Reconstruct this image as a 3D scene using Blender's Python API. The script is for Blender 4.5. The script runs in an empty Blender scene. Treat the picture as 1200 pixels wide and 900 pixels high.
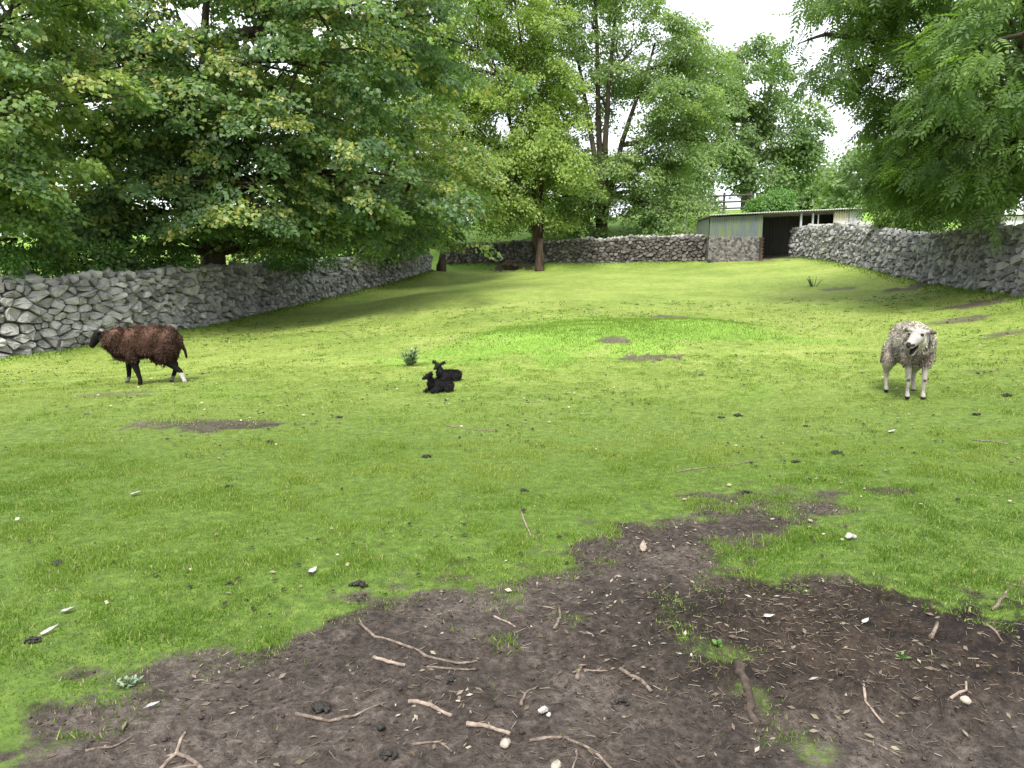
import bpy, bmesh, math, random
import numpy as np
from mathutils import Vector, Matrix
random.seed(7)
rng = np.random.default_rng(7)
SC = bpy.context.scene
COL = SC.collection
R = math.radians

# ------------------------------------------------------------------ camera
F, CX, CY, HORIZ, CAMZ = 900.0, 600.0, 450.0, 320.0, 1.5
PITCH = math.atan((CY - HORIZ) / F)
cam_d = bpy.data.cameras.new('camera')
cam = bpy.data.objects.new('camera', cam_d)
COL.objects.link(cam)
cam.location = (0, 0, CAMZ)
cam.rotation_euler = (math.pi / 2 - PITCH, 0, 0)
cam_d.sensor_width = 36.0
cam_d.lens = 36.0 * F / 1200.0
cam_d.clip_start, cam_d.clip_end = 0.05, 3000
SC.camera = cam

# ------------------------------------------------------------------ sky, sun, exposure
SUN_EL, SUN_AZ = R(56), R(-168)          # azimuth of the sun measured from +Y towards +X
w = bpy.data.worlds.new('World'); SC.world = w; w.use_nodes = True
nt = w.node_tree
bg = nt.nodes['Background']
sky = nt.nodes.new('ShaderNodeTexSky'); sky.sky_type = 'NISHITA'; sky.sun_disc = False
sky.sun_elevation = SUN_EL; sky.sun_rotation = SUN_AZ
sky.air_density = 1.0; sky.dust_density = 2.0
mx = nt.nodes.new('ShaderNodeMix'); mx.data_type = 'RGBA'
tc = nt.nodes.new('ShaderNodeTexCoord')
nz = nt.nodes.new('ShaderNodeTexNoise'); nz.inputs['Scale'].default_value = 3.0; nz.inputs['Detail'].default_value = 5
mr = nt.nodes.new('ShaderNodeMapRange'); mr.inputs['From Min'].default_value = .3; mr.inputs['From Max'].default_value = .7
mr.inputs['To Min'].default_value = .72; mr.inputs['To Max'].default_value = .97
nt.links.new(tc.outputs['Generated'], nz.inputs['Vector'])
nt.links.new(nz.outputs['Fac'], mr.inputs['Value'])
nt.links.new(mr.outputs['Result'], mx.inputs[0])
nt.links.new(sky.outputs['Color'], mx.inputs[6])
mx.inputs[7].default_value = (9.0, 9.3, 9.8, 1)       # bright even cloud cover
nt.links.new(mx.outputs[2], bg.inputs['Color'])
bg.inputs['Strength'].default_value = 0.1
sl = bpy.data.lights.new('sun', 'SUN'); sl.energy = 2.9; sl.angle = R(18); sl.color = (1.0, .96, .88)
so = bpy.data.objects.new('sun', sl); COL.objects.link(so)
sd = Vector((math.sin(SUN_AZ) * math.cos(SUN_EL), math.cos(SUN_AZ) * math.cos(SUN_EL), math.sin(SUN_EL)))
so.rotation_euler = sd.to_track_quat('Z', 'Y').to_euler()
so.location = (0, 0, 60)
SC.view_settings.view_transform = 'Standard'; SC.view_settings.look = 'None'
SC.view_settings.exposure = 1.04; SC.view_settings.gamma = 1.0
SC.view_settings.use_curve_mapping = False

# ------------------------------------------------------------------ helpers
FV = np.array((0, math.cos(PITCH), -math.sin(PITCH)))
UV = np.array((0, math.sin(PITCH), math.cos(PITCH)))
def at(px, py, Y):
    d = FV + np.array(((px - CX) / F, 0, 0)) - (py - CY) / F * UV
    return np.array((0, 0, CAMZ)) + d * (Y / d[1])

def hash2(ix, iy, s):
    h = (ix.astype(np.int64) * 374761393 + iy.astype(np.int64) * 668265263 + s * 982451653) & 0xffffffff
    h = ((h ^ (h >> 13)) * 1274126177) & 0xffffffff
    h = h ^ (h >> 16)
    return h / 4294967296.0
def vnoise(x, y, s=0):
    ix, iy = np.floor(x), np.floor(y)
    fx, fy = x - ix, y - iy
    fx, fy = fx * fx * (3 - 2 * fx), fy * fy * (3 - 2 * fy)
    a, b = hash2(ix, iy, s), hash2(ix + 1, iy, s)
    c, d = hash2(ix, iy + 1, s), hash2(ix + 1, iy + 1, s)
    return (a + (b - a) * fx) * (1 - fy) + (c + (d - c) * fx) * fy
def fbm(x, y, s=0, o=4):
    v, a, t = 0, .5, 0
    for i in range(o):
        v = v + a * vnoise(x, y, s + i); t += a
        x, y, a = x * 2.03 + 7.1, y * 2.03 + 3.7, a * .5
    return v / t
def sstep(a, b, x):
    t = np.clip((x - a) / (b - a), 0, 1)
    return t * t * (3 - 2 * t)

def np_mesh(name, V, faces, attrs=None, smooth=False):
    """faces: list of (n,k) int arrays"""
    me = bpy.data.meshes.new(name)
    V = np.asarray(V, dtype=np.float32)
    me.vertices.add(len(V)); me.vertices.foreach_set('co', V.ravel())
    faces = [np.asarray(f, dtype=np.int32) for f in faces if len(f)]
    nl = sum(f.size for f in faces); npoly = sum(len(f) for f in faces)
    me.loops.add(nl); me.polygons.add(npoly)
    me.loops.foreach_set('vertex_index', np.concatenate([f.ravel() for f in faces]))
    starts, o = [], 0
    for f in faces:
        starts.append(o + np.arange(len(f), dtype=np.int32) * f.shape[1]); o += f.size
    me.polygons.foreach_set('loop_start', np.concatenate(starts).astype(np.int32))
    if smooth: me.polygons.foreach_set('use_smooth', np.ones(npoly, dtype=bool))
    for k, a in (attrs or {}).items():
        a = np.asarray(a, dtype=np.float32)
        if a.ndim == 1:
            t = me.attributes.new(k, 'FLOAT', 'POINT'); t.data.foreach_set('value', a)
        else:
            t = me.attributes.new(k, 'FLOAT_COLOR', 'POINT')
            if a.shape[1] == 3: a = np.c_[a, np.ones(len(a))].astype(np.float32)
            t.data.foreach_set('color', a.ravel())
    me.update(calc_edges=True); me.validate()
    return me
def obj(name, me, mat=None, parent=None, loc=None):
    o = bpy.data.objects.new(name, me); COL.objects.link(o)
    if mat is not None and me is not None:
        if not len(me.materials): me.materials.append(mat)
    if parent is not None: o.parent = parent
    if loc is not None: o.location = loc
    return o
def tag(o, label=None, cat=None, group=None, kind=None):
    if label: o['label'] = label
    if cat: o['category'] = cat
    if group: o['group'] = group
    if kind: o['kind'] = kind
    return o
def thing(name, label, cat, loc=(0, 0, 0), rz=0, group=None):
    o = bpy.data.objects.new(name, None); COL.objects.link(o)
    o.empty_display_size = .2
    o.location = loc; o.rotation_euler = (0, 0, rz)
    return tag(o, label, cat, group)

class MB:
    """collects pieces into one mesh"""
    def __init__(s): s.V, s.F = [], []
    def add(s, V, Fs):
        n = len(s.V); s.V += [tuple(v) for v in V]; s.F += [tuple(i + n for i in f) for f in Fs]
    def box(s, c, d, rot=None):
        x, y, z = d[0] / 2, d[1] / 2, d[2] / 2
        V = [Vector((a * x, b * y, e * z)) for e in (-1, 1) for a, b in ((-1, -1), (1, -1), (1, 1), (-1, 1))]
        if rot is not None: V = [rot @ v for v in V]
        s.add([v + Vector(c) for v in V], [(3, 2, 1, 0), (4, 5, 6, 7), (0, 1, 5, 4), (1, 2, 6, 5), (2, 3, 7, 6), (3, 0, 4, 7)])
    def tube(s, pts, rad, n=6, cap=True):
        pts = [Vector(p) for p in pts]
        if not hasattr(rad, '__len__'): rad = [rad] * len(pts)
        V, Fs = [], []
        up = Vector((.13, .21, .97))
        for i, p in enumerate(pts):
            t = (pts[min(i + 1, len(pts) - 1)] - pts[max(i - 1, 0)])
            t = t.normalized() if t.length > 1e-9 else Vector((0, 0, 1))
            a = t.cross(up)
            if a.length < .05: a = t.cross(Vector((1, 0, 0)))
            a.normalize(); b = t.cross(a)
            for k in range(n):
                an = 2 * math.pi * k / n
                V.append(p + (a * math.cos(an) + b * math.sin(an)) * rad[i])
        for i in range(len(pts) - 1):
            for k in range(n):
                q = (k + 1) % n
                Fs.append((i * n + k, i * n + q, (i + 1) * n + q, (i + 1) * n + k))
        if cap:
            Fs.append(tuple(range(n - 1, -1, -1))); Fs.append(tuple((len(pts) - 1) * n + k for k in range(n)))
        s.add(V, Fs)
    def mesh(s, name, smooth=False):
        me = bpy.data.meshes.new(name); me.from_pydata(s.V, [], s.F)
        if smooth: me.polygons.foreach_set('use_smooth', [True] * len(me.polygons))
        me.update(); return me
    def build(s, name, mat, parent=None, smooth=False, loc=None):
        return obj(name, s.mesh(name, smooth), mat, parent, loc)

# ------------------------------------------------------------------ materials
def newmat(name):
    m = bpy.data.materials.new(name); m.use_nodes = True
    n = m.node_tree.nodes; l = m.node_tree.links
    return m, n, l, n['Principled BSDF']
def ramp(n, stops):
    r = n.new('ShaderNodeValToRGB')
    e = r.color_ramp.elements
    e[0].position, e[0].color = stops[0][0], (*stops[0][1], 1)
    e[1].position, e[1].color = stops[-1][0], (*stops[-1][1], 1)
    for p, c in stops[1:-1]:
        x = e.new(p); x.color = (*c, 1)
    return r
def noise(n, l, scale, detail=4, rough=.55, vec=None, dist=0):
    t = n.new('ShaderNodeTexNoise'); t.inputs['Scale'].default_value = scale
    t.inputs['Detail'].default_value = detail; t.inputs['Roughness'].default_value = rough
    t.inputs['Distortion'].default_value = dist
    if vec is not None: l.new(vec, t.inputs['Vector'])
    return t
def mixc(n, l, f, a, b, mode='MIX'):
    m = n.new('ShaderNodeMix'); m.data_type = 'RGBA'; m.blend_type = mode
    for s, v in ((0, f), (6, a), (7, b)):
        if hasattr(v, 'links') or hasattr(v, 'is_linked'): l.new(v, m.inputs[s])
        else: m.inputs[s].default_value = v if s == 0 else (*v, 1)
    return m.outputs[2]
def mathn(n, l, op, a, b=None, clamp=False):
    m = n.new('ShaderNodeMath'); m.operation = op; m.use_clamp = clamp
    for i, v in enumerate((a, b)):
        if v is None: continue
        if hasattr(v, 'is_linked'): l.new(v, m.inputs[i])
        else: m.inputs[i].default_value = v
    return m.outputs[0]
def bump(n, l, h, strength, dist, bs):
    b = n.new('ShaderNodeBump'); b.inputs['Strength'].default_value = strength; b.inputs['Distance'].default_value = dist
    l.new(h, b.inputs['Height']); l.new(b.outputs[0], bs.inputs['Normal'])
def texco(n, which='Object'):
    return n.new('ShaderNodeTexCoord').outputs[which]
def geo_pos(n):
    return n.new('ShaderNodeNewGeometry').outputs['Position']

def leaf_mat(name, stops, trans=.35, spec=.35, rough=.42):
    m, n, l, b = newmat(name)
    a = n.new('ShaderNodeAttribute'); a.attribute_name = 'tint'
    r = ramp(n, stops); l.new(a.outputs['Fac'], r.inputs[0])
    l.new(r.outputs[0], b.inputs['Base Color'])
    b.inputs['Roughness'].default_value = rough; b.inputs['Specular IOR Level'].default_value = spec
    t = n.new('ShaderNodeBsdfTranslucent')
    tcx = mixc(n, l, 1.0, r.outputs[0], (1.0, 1.15, .45), 'MULTIPLY')
    l.new(tcx, t.inputs[0])
    s = n.new('ShaderNodeMixShader'); s.inputs[0].default_value = trans
    l.new(b.outputs[0], s.inputs[1]); l.new(t.outputs[0], s.inputs[2])
    l.new(s.outputs[0], n['Material Output'].inputs[0])
    return m
def rough_mat(name, stops, scale, detail=6, bumpd=.01, bumps=.6, rough=.9, spec=.2, coord='pos', stretch=None):
    m, n, l, b = newmat(name)
    v = geo_pos(n) if coord == 'pos' else texco(n)
    if stretch:
        mp = n.new('ShaderNodeMapping'); mp.inputs['Scale'].default_value = stretch
        l.new(v, mp.inputs[0]); v = mp.outputs[0]
    t = noise(n, l, scale, detail, .6, v)
    r = ramp(n, stops); l.new(t.outputs['Fac'], r.inputs[0])
    l.new(r.outputs[0], b.inputs['Base Color'])
    b.inputs['Roughness'].default_value = rough; b.inputs['Specular IOR Level'].default_value = spec
    t2 = noise(n, l, scale * 3.1, 5, .6, v)
    bump(n, l, t2.outputs['Fac'], bumps, bumpd, b)
    return m

M = {}
M['bark'] = rough_mat('bark', [(.3, (.03, .024, .018)), (.55, (.075, .06, .045)), (.75, (.14, .12, .095))], 3.5, bumpd=.04, stretch=(1, 1, .3))
M['bark_pale'] = rough_mat('bark_pale', [(.3, (.07, .06, .05)), (.55, (.16, .14, .12)), (.75, (.27, .25, .22))], 3.0, bumpd=.04, stretch=(1, 1, .3))
M['bark_red'] = rough_mat('bark_red', [(.3, (.028, .018, .013)), (.55, (.085, .058, .044)), (.75, (.17, .125, .1))], 5, bumpd=.04, stretch=(1, 1, .25))
M['syc'] = leaf_mat('sycamore_leaf', [(0, (.10, .165, .09)), (.4, (.165, .265, .115)), (.68, (.26, .365, .115)), (.86, (.38, .43, .13)), (1, (.5, .44, .18))], .52, .5, .4)
M['ash'] = leaf_mat('ash_leaf', [(0, (.105, .17, .07)), (.5, (.18, .28, .09)), (1, (.31, .42, .12))], .52)
M['ash_mid'] = leaf_mat('ash_leaf_mid', [(0, (.14, .205, .095)), (.5, (.235, .335, .125)), (1, (.37, .46, .17))], .52)  # greens whitened a little to paint in haze and leaf gloss
M['ash_far'] = leaf_mat('ash_leaf_far', [(0, (.12, .18, .09)), (.5, (.195, .285, .12)), (1, (.30, .39, .16))], .5)
M['ash_light'] = leaf_mat('ash_leaf_light', [(0, (.18, .25, .075)), (.5, (.31, .415, .12)), (1, (.43, .51, .16))], .52)
M['bush'] = leaf_mat('bush_leaf', [(0, (.07, .15, .045)), (.5, (.13, .26, .065)), (1, (.23, .38, .095))], .42)
M['thistle'] = leaf_mat('thistle_leaf', [(0, (.13, .2, .12)), (1, (.3, .38, .26))], .2)

def grass_mat():
    m, n, l, b = newmat('grass_blade')
    a = n.new('ShaderNodeAttribute'); a.attribute_name = 'tint'
    r = ramp(n, [(0, (.06, .12, .014)), (.35, (.12, .22, .022)), (.7, (.215, .31, .045)), (.9, (.33, .37, .10)), (1, (.46, .42, .23))])
    l.new(a.outputs['Fac'], r.inputs[0]); l.new(r.outputs[0], b.inputs['Base Color'])
    b.inputs['Roughness'].default_value = .5; b.inputs['Specular IOR Level'].default_value = .3
    t = n.new('ShaderNodeBsdfTranslucent'); l.new(r.outputs[0], t.inputs[0])
    s = n.new('ShaderNodeMixShader'); s.inputs[0].default_value = .4
    l.new(b.outputs[0], s.inputs[1]); l.new(t.outputs[0], s.inputs[2])
    l.new(s.outputs[0], n['Material Output'].inputs[0])
    return m
M['grass'] = grass_mat()

def ground_mat():
    m, n, l, b = newmat('paddock_ground')
    P = geo_pos(n)
    def attr(k):
        a = n.new('ShaderNodeAttribute'); a.attribute_name = k; return a.outputs['Fac']
    mud, lush_shade, dark, thatch = attr('mud'), attr('lush_shade'), attr('dark'), attr('thatch')
    big = noise(n, l, .45, 4, .6, P).outputs['Fac']
    mid = noise(n, l, 4.0, 5, .65, P).outputs['Fac']
    fine = noise(n, l, 38.0, 4, .7, P).outputs['Fac']
    turf = noise(n, l, 13.0, 5, .7, P).outputs['Fac']
    finer = noise(n, l, 120.0, 3, .7, P).outputs['Fac']
    v = mathn(n, l, 'ADD', mathn(n, l, 'MULTIPLY', big, .55), mathn(n, l, 'MULTIPLY', mid, .45))
    v = mathn(n, l, 'ADD', v, mathn(n, l, 'MULTIPLY', mathn(n, l, 'SUBTRACT', fine, .5), .6))
    v = mathn(n, l, 'ADD', v, mathn(n, l, 'MULTIPLY', mathn(n, l, 'SUBTRACT', turf, .5), .8))
    g = ramp(n, [(.24, (.075, .11, .022)), (.40, (.142, .205, .036)), (.52, (.205, .268, .052)), (.64, (.275, .32, .083)), (.80, (.37, .37, .165))])
    l.new(v, g.inputs[0])
    gl = ramp(n, [(.3, (.11, .21, .026)), (.55, (.175, .315, .04)), (.8, (.27, .4, .075))]); l.new(v, gl.inputs[0])
    gc = mixc(n, l, lush_shade, g.outputs[0], gl.outputs[0])
    th = ramp(n, [(.3, (.042, .065, .013)), (.55, (.088, .145, .022)), (.75, (.165, .21, .045))]); l.new(turf, th.inputs[0])
    gc = mixc(n, l, thatch, gc, th.outputs[0])
    mv = mathn(n, l, 'ADD', mathn(n, l, 'MULTIPLY', noise(n, l, 1.1, 4, .6, P).outputs['Fac'], .4), mathn(n, l, 'ADD', mathn(n, l, 'MULTIPLY', turf, .38), mathn(n, l, 'MULTIPLY', fine, .42)))
    mc = ramp(n, [(.42, (.013, .0095, .0075)), (.53, (.037, .0285, .023)), (.62, (.074, .059, .049)), (.75, (.165, .138, .118))]); l.new(mv, mc.inputs[0])
    md = ramp(n, [(.44, (.005, .004, .0035)), (.55, (.015, .0105, .008)), (.65, (.04, .028, .020)), (.78, (.095, .07, .052))]); l.new(mv, md.inputs[0])
    dr = ramp(n, [(.44, (.05, .043, .028)), (.58, (.11, .095, .065)), (.74, (.19, .17, .12))]); l.new(mv, dr.inputs[0])
    mcc = mixc(n, l, dark, mixc(n, l, attr('dry'), mc.outputs[0], dr.outputs[0]), md.outputs[0])
    e = mathn(n, l, 'ADD', mud, mathn(n, l, 'MULTIPLY', mathn(n, l, 'SUBTRACT', fine, .5), .8))
    mk = n.new('ShaderNodeMapRange'); mk.interpolation_type = 'SMOOTHSTEP'
    mk.inputs['From Min'].default_value = .08; mk.inputs['From Max'].default_value = .42
    l.new(e, mk.inputs['Value'])
    l.new(mixc(n, l, mk.outputs['Result'], gc, mcc), b.inputs['Base Color'])
    b.inputs['Roughness'].default_value = .88; b.inputs['Specular IOR Level'].default_value = .25
    h = mathn(n, l, 'ADD', fine, mathn(n, l, 'MULTIPLY', finer, .4))
    bump(n, l, mathn(n, l, 'ADD', h, mathn(n, l, 'MULTIPLY', turf, 1.6)), .9, .022, b)
    bn = [q for q in n if q.type == 'BUMP'][0]
    l.new(mathn(n, l, 'ADD', mathn(n, l, 'MULTIPLY', mk.outputs['Result'], .65), .35), bn.inputs['Strength'])
    return m
M['ground'] = ground_mat()

def stone_mat(name, stops, moss):
    m, n, l, b = newmat(name)
    P = geo_pos(n)
    info = n.new('ShaderNodeObjectInfo')
    a = n.new('ShaderNodeAttribute'); a.attribute_name = 'tint'
    t = noise(n, l, 7, 6, .65, P).outputs['Fac']
    t2 = noise(n, l, 40, 4, .7, P).outputs['Fac']
    v = mathn(n, l, 'ADD', mathn(n, l, 'MULTIPLY', t, .6), mathn(n, l, 'MULTIPLY', t2, .25))
    v = mathn(n, l, 'ADD', v, mathn(n, l, 'MULTIPLY', a.outputs['Fac'], .3))
    r = ramp(n, stops); l.new(v, r.inputs[0])
    ms = noise(n, l, 2.2, 5, .7, P).outputs['Fac']
    mm = n.new('ShaderNodeMapRange'); mm.inputs['From Min'].default_value = .56; mm.inputs['From Max'].default_value = .7
    mm.inputs['To Max'].default_value = moss; l.new(ms, mm.inputs['Value'])
    l.new(mixc(n, l, mm.outputs[0], r.outputs[0], (.075, .085, .045)), b.inputs['Base Color'])
    b.inputs['Roughness'].default_value = .9; b.inputs['Specular IOR Level'].default_value = .2
    bump(n, l, mathn(n, l, 'ADD', t, t2), .9, .05, b)
    return m
M['stone'] = stone_mat('limestone', [(.30, (.13, .125, .12)), (.48, (.27, .262, .255)), (.63, (.41, .40, .385)), (.82, (.6, .585, .56))], .12)
M['stone_grey'] = stone_mat('limestone_grey', [(.3, (.14, .135, .138)), (.5, (.28, .27, .275)), (.65, (.41, .40, .405)), (.85, (.56, .545, .545))], .25)
M['stone_back'] = stone_mat('limestone_shady', [(.3, (.05, .045, .04)), (.5, (.105, .095, .087)), (.65, (.175, .16, .148)), (.85, (.29, .27, .25))], .45)  # limestone copy with the tree shade put into its colour
M['core'] = rough_mat('wall_core', [(.3, (.06, .056, .052)), (.7, (.15, .145, .14))], 6)
M['masonry'] = rough_mat('rendered_masonry', [(.3, (.11, .105, .10)), (.5, (.2, .19, .185)), (.75, (.3, .285, .28))], 5, bumpd=.03)
M['wood_grey'] = rough_mat('weathered_wood', [(.3, (.09, .08, .07)), (.55, (.2, .185, .165)), (.8, (.34, .32, .29))], 8, stretch=(1, 1, .2))
M['wood_dark'] = rough_mat('dark_rail_wood', [(.3, (.05, .045, .04)), (.8, (.14, .13, .115))], 8)
M['stick'] = rough_mat('stick_bark', [(.3, (.06, .045, .035)), (.5, (.16, .125, .10)), (.75, (.29, .24, .205))], 45, bumpd=.002)
M['stick_pale'] = rough_mat('stick_pale', [(.3, (.12, .09, .07)), (.5, (.26, .205, .165)), (.75, (.4, .335, .28))], 45, bumpd=.002)
M['dung'] = rough_mat('dung', [(.3, (.008, .007, .006)), (.8, (.035, .028, .02))], 60, bumpd=.004, rough=.6, spec=.4)
M['white_bit'] = rough_mat('feather_white', [(.3, (.2, .185, .165)), (.5, (.4, .38, .355)), (.7, (.55, .53, .5))], 60, bumpd=.002)
M['pale_stone'] = rough_mat('pale_stone', [(.3, (.2, .165, .13)), (.7, (.45, .39, .32))], 35, bumpd=.004)
M['clod'] = rough_mat('soil_clod', [(.3, (.03, .022, .018)), (.5, (.06, .044, .036)), (.75, (.11, .088, .074))], 25, bumpd=.006)
M['fleck'] = leaf_mat('turf_fleck', [(0, (.015, .012, .009)), (.3, (.07, .05, .035)), (.6, (.22, .17, .11)), (1, (.45, .4, .3))], .05, .2, .7)
M['litter'] = leaf_mat('leaf_litter', [(0, (.09, .065, .045)), (.5, (.23, .19, .14)), (1, (.5, .46, .38))], .1, .2, .7)

def corr_mat(name, base, stain, amount):
    m, n, l, b = newmat(name)
    P = texco(n)
    mp = n.new('ShaderNodeMapping'); mp.inputs['Scale'].default_value = (3.5, 3.5, .5); l.new(P, mp.inputs[0])
    t = noise(n, l, 1.0, 4, .6, mp.outputs[0]).outputs['Fac']
    mm = n.new('ShaderNodeMapRange'); mm.inputs['From Min'].default_value = .45; mm.inputs['From Max'].default_value = .62
    mm.inputs['To Max'].default_value = amount; l.new(t, mm.inputs['Value'])
    t2 = noise(n, l, 12, 4, .6, P).outputs['Fac']
    bc = mixc(n, l, t2, tuple(c * .75 for c in base), tuple(min(1, c * 1.2) for c in base))
    l.new(mixc(n, l, mm.outputs[0], bc, stain), b.inputs['Base Color'])
    b.inputs['Roughness'].default_value = .55; b.inputs['Specular IOR Level'].default_value = .4
    return m
M['sheet'] = corr_mat('stained_metal_sheet', (.12, .15, .155), (.17, .2, .06), .75)
M['roof_sheet'] = corr_mat('grey_roof_sheet', (.7, .71, .71), (.52, .51, .47), .5)
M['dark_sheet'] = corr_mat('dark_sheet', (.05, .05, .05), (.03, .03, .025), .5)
M['cream'] = corr_mat('cream_board', (.5, .46, .36), (.3, .27, .2), .5)
M['galv'] = corr_mat('galvanised_post', (.4, .42, .43), (.25, .22, .18), .4)
M['white_paint'] = corr_mat('white_paint', (.75, .76, .77), (.5, .5, .48), .3)

# ------------------------------------------------------------------ terrain
LEFT = [(0, 418, 15.3, 1.5), (70, 409, 16.3, 1.5), (150, 396, 17.4, 1.5), (250, 379, 20.8, 1.5), (300, 367, 23.7, 1.48), (350, 356, 26.8, 1.44),
        (400, 345, 30, 1.4), (450, 332, 34, 1.25), (506, 317, 38.5, .95)]
RIGHT = [(1200, 346, 16.2, 1.5), (1136, 337, 19.8, 1.48), (1100, 332, 22.3, 1.44), (1050, 323, 25.5, 1.34), (1010, 312, 29, 1.55), (970, 305, 33, 1.5), (938, 301, 37, 1.45)]
BACK = [(522, 309, 42.5, 1.15), (600, 308, 41.5, 1.15), (700, 307.5, 40, 1.25), (826, 306, 37.7, 1.3)]
ctl = []
for L in (LEFT, RIGHT, BACK):
    for px, py, Y, h in L: ctl.append(at(px, py, Y))
Lw = [ctl[i] for i in range(len(LEFT))]
Rw = [ctl[len(LEFT) + i] for i in range(len(RIGHT))]
Bw = [ctl[len(LEFT) + len(RIGHT) + i] for i in range(len(BACK))]
# walls carry on outside the picture
Lw = [np.array((-15.2, 9.0, -.3)), np.array((-12.2, 12.8, -.22))] + Lw
Lh = [1.5, 1.5] + [q[3] for q in LEFT]
Rw = [np.array((8.4, 9.0, .6)), np.array((9.8, 13.0, .85))] + Rw + [np.array((13.55, 38.0, 2.32))]
Rh = [1.5, 1.5] + [q[3] for q in RIGHT] + [1.35]
Bh = [q[3] for q in BACK]
for Wl in (Lw[2:], Rw[2:-1], Bw):
    for a_, b_ in zip(Wl, Wl[1:]):
        nn_ = 3 if Wl is Bw else 2
        for k_ in range(1, nn_): ctl.append(a_ + (b_ - a_) * k_ / nn_)
ctl += [np.array(p, float) for p in (
    (-15.2, 9, -.3), (-12.2, 12.8, -.22), (8.4, 9, .6), (9.8, 13, .85), (12.4, 39.4, 2.36),
    (0, 1, 0), (-3, 2, 0), (3, 2, 0), (0, 4, 0), (-3, 5, 0), (3, 5, 0.02), (0, 7.5, 0.0), (-5, 8, -.03), (-5.2, 10.4, -.04), (4.4, 8.4, .14),
    (0, -10, 0), (-15, -5, -.1), (15, -5, .4), (0, -60, 0), (-60, -30, -.5), (60, -30, 1),
    (0, 11, .06), (-1, 15, .22), (4, 16, .34), (0, 20, .52), (5, 22, .72), (-3, 26, .82), (2, 30, 1.2), (8, 28, 1.22), (3, 35, 1.58), (7, 34, 1.52), (9, 36, 1.8),
    # banks and fields outside the walls
    (-11.5, 17.6, .7), (-14, 15, .3), (-10.6, 22, .9), (-9.5, 28, 1.3), (-8.5, 35, 1.9), (-20, 25, 1.2), (-20, 45, 3.2), (-40, 30, 1.5),
    (-3.5, 44, 3.0), (2, 43, 3.1), (5, 42, 3.2), (8.5, 40.5, 3.25), (0, 52, 4.6), (10, 48, 4.75), (15, 47, 4.8), (10, 56, 5.6), (17, 56, 6.0), (24, 52, 5.4),
    (13, 12, 1.8), (14.2, 18, 2.2), (15, 23, 2.3), (16, 30, 2.8), (19, 37, 3.0), (13, 41.5, 3.0), (25, 25, 2.6),
    (-30, 70, 5.4), (10, 80, 6.6), (50, 70, 6.4), (60, 30, 3.5), (-60, 50, 3.0), (-100, 120, 6), (0, 150, 7.5), (100, 120, 7.5),
    (0, 500, 9), (-400, 300, 8), (400, 300, 9), (-500, 0, 3), (500, 0, 5), (0, -500, 1), (-400, -300, 1), (400, -300, 2), (0, 1200, 12))]
ctl = np.array(ctl)
CC = 1.2
def mq(ax, ay, bx, by): return np.sqrt((ax - bx) ** 2 + (ay - by) ** 2 + CC * CC)
A_ = mq(ctl[:, None, 0], ctl[:, None, 1], ctl[None, :, 0], ctl[None, :, 1])
WGT = np.linalg.solve(A_, ctl[:, 2])
def mound(x, y):
    m = .23 * np.exp(-(((x - 2.1) / 2.3) ** 2 + ((y - 15.0) / 2.6) ** 2))
    m = m + .14 * np.exp(-(((x + .1) / 1.1) ** 2 + ((y - 13.4) / 1.6) ** 2)) + .12 * np.exp(-(((x - 4.0) / 1.0) ** 2 + ((y - 15.6) / 1.2) ** 2))
    return m
def H0(x, y):
    x = np.asarray(x, float); y = np.asarray(y, float)
    if x.ndim == 0:
        return float(WGT @ np.sqrt((x - ctl[:, 0]) ** 2 + (y - ctl[:, 1]) ** 2 + CC * CC) + mound(x, y))
    z = np.zeros(np.broadcast(x, y).shape)
    for i in range(len(ctl)): z = z + WGT[i] * mq(x, y, ctl[i, 0], ctl[i, 1])
    return z + mound(x, y)
def gpt(px, py):
    """where the sight line through a spot of the photograph meets the ground"""
    d = FV + np.array(((px - CX) / F, 0, 0)) - (py - CY) / F * UV
    lo = 1.2; Y = 1.2
    while Y < 60:
        p = np.array((0, 0, CAMZ)) + d * (Y / d[1])
        if p[2] < H0(p[0], p[1]): break
        lo = Y; Y *= 1.03
    hi = Y
    for _ in range(18):
        mdl = (lo + hi) / 2; p = np.array((0, 0, CAMZ)) + d * (mdl / d[1])
        if p[2] < H0(p[0], p[1]): hi = mdl
        else: lo = mdl
    return p

MUD_PX = [(-160, 930), (-60, 880), (60, 866), (110, 818), (160, 797), (230, 762), (330, 738), (400, 716), (470, 697), (560, 676), (640, 656),
          (690, 626), (760, 613), (830, 600), (850, 580), (920, 570), (975, 578), (988, 602), (930, 606), (885, 624), (850, 642), (868, 674),
          (950, 672), (990, 667), (1030, 690), (1090, 703), (1130, 692), (1165, 703), (1230, 690), (1330, 700), (1500, 1000), (1500, 1700), (-900, 1700), (-900, 1000)]
STRIP_PX = [(836, 762), (858, 758), (885, 800), (925, 835), (965, 875), (1010, 915), (930, 915), (890, 868), (862, 830), (842, 790)]
def poly_sd(x, y, P):
    ins = np.zeros(x.shape, bool); d2 = np.full(x.shape, 1e9)
    n = len(P)
    for i in range(n):
        ax, ay = P[i][:2]; bx, by = P[(i + 1) % n][:2]
        c = ((ay > y) != (by > y)) & (x < (bx - ax) * (y - ay) / ((by - ay) or 1e-9) + ax)
        ins ^= c
        t = np.clip(((x - ax) * (bx - ax) + (y - ay) * (by - ay)) / ((bx - ax) ** 2 + (by - ay) ** 2 + 1e-12), 0, 1)
        d2 = np.minimum(d2, (x - ax - t * (bx - ax)) ** 2 + (y - ay - t * (by - ay)) ** 2)
    d = np.sqrt(d2)
    return np.where(ins, d, -d)
MUDP = [gpt(a, min(b, 1500)) for a, b in MUD_PX]
STRP = [gpt(a, b) for a, b in STRIP_PX]
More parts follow.
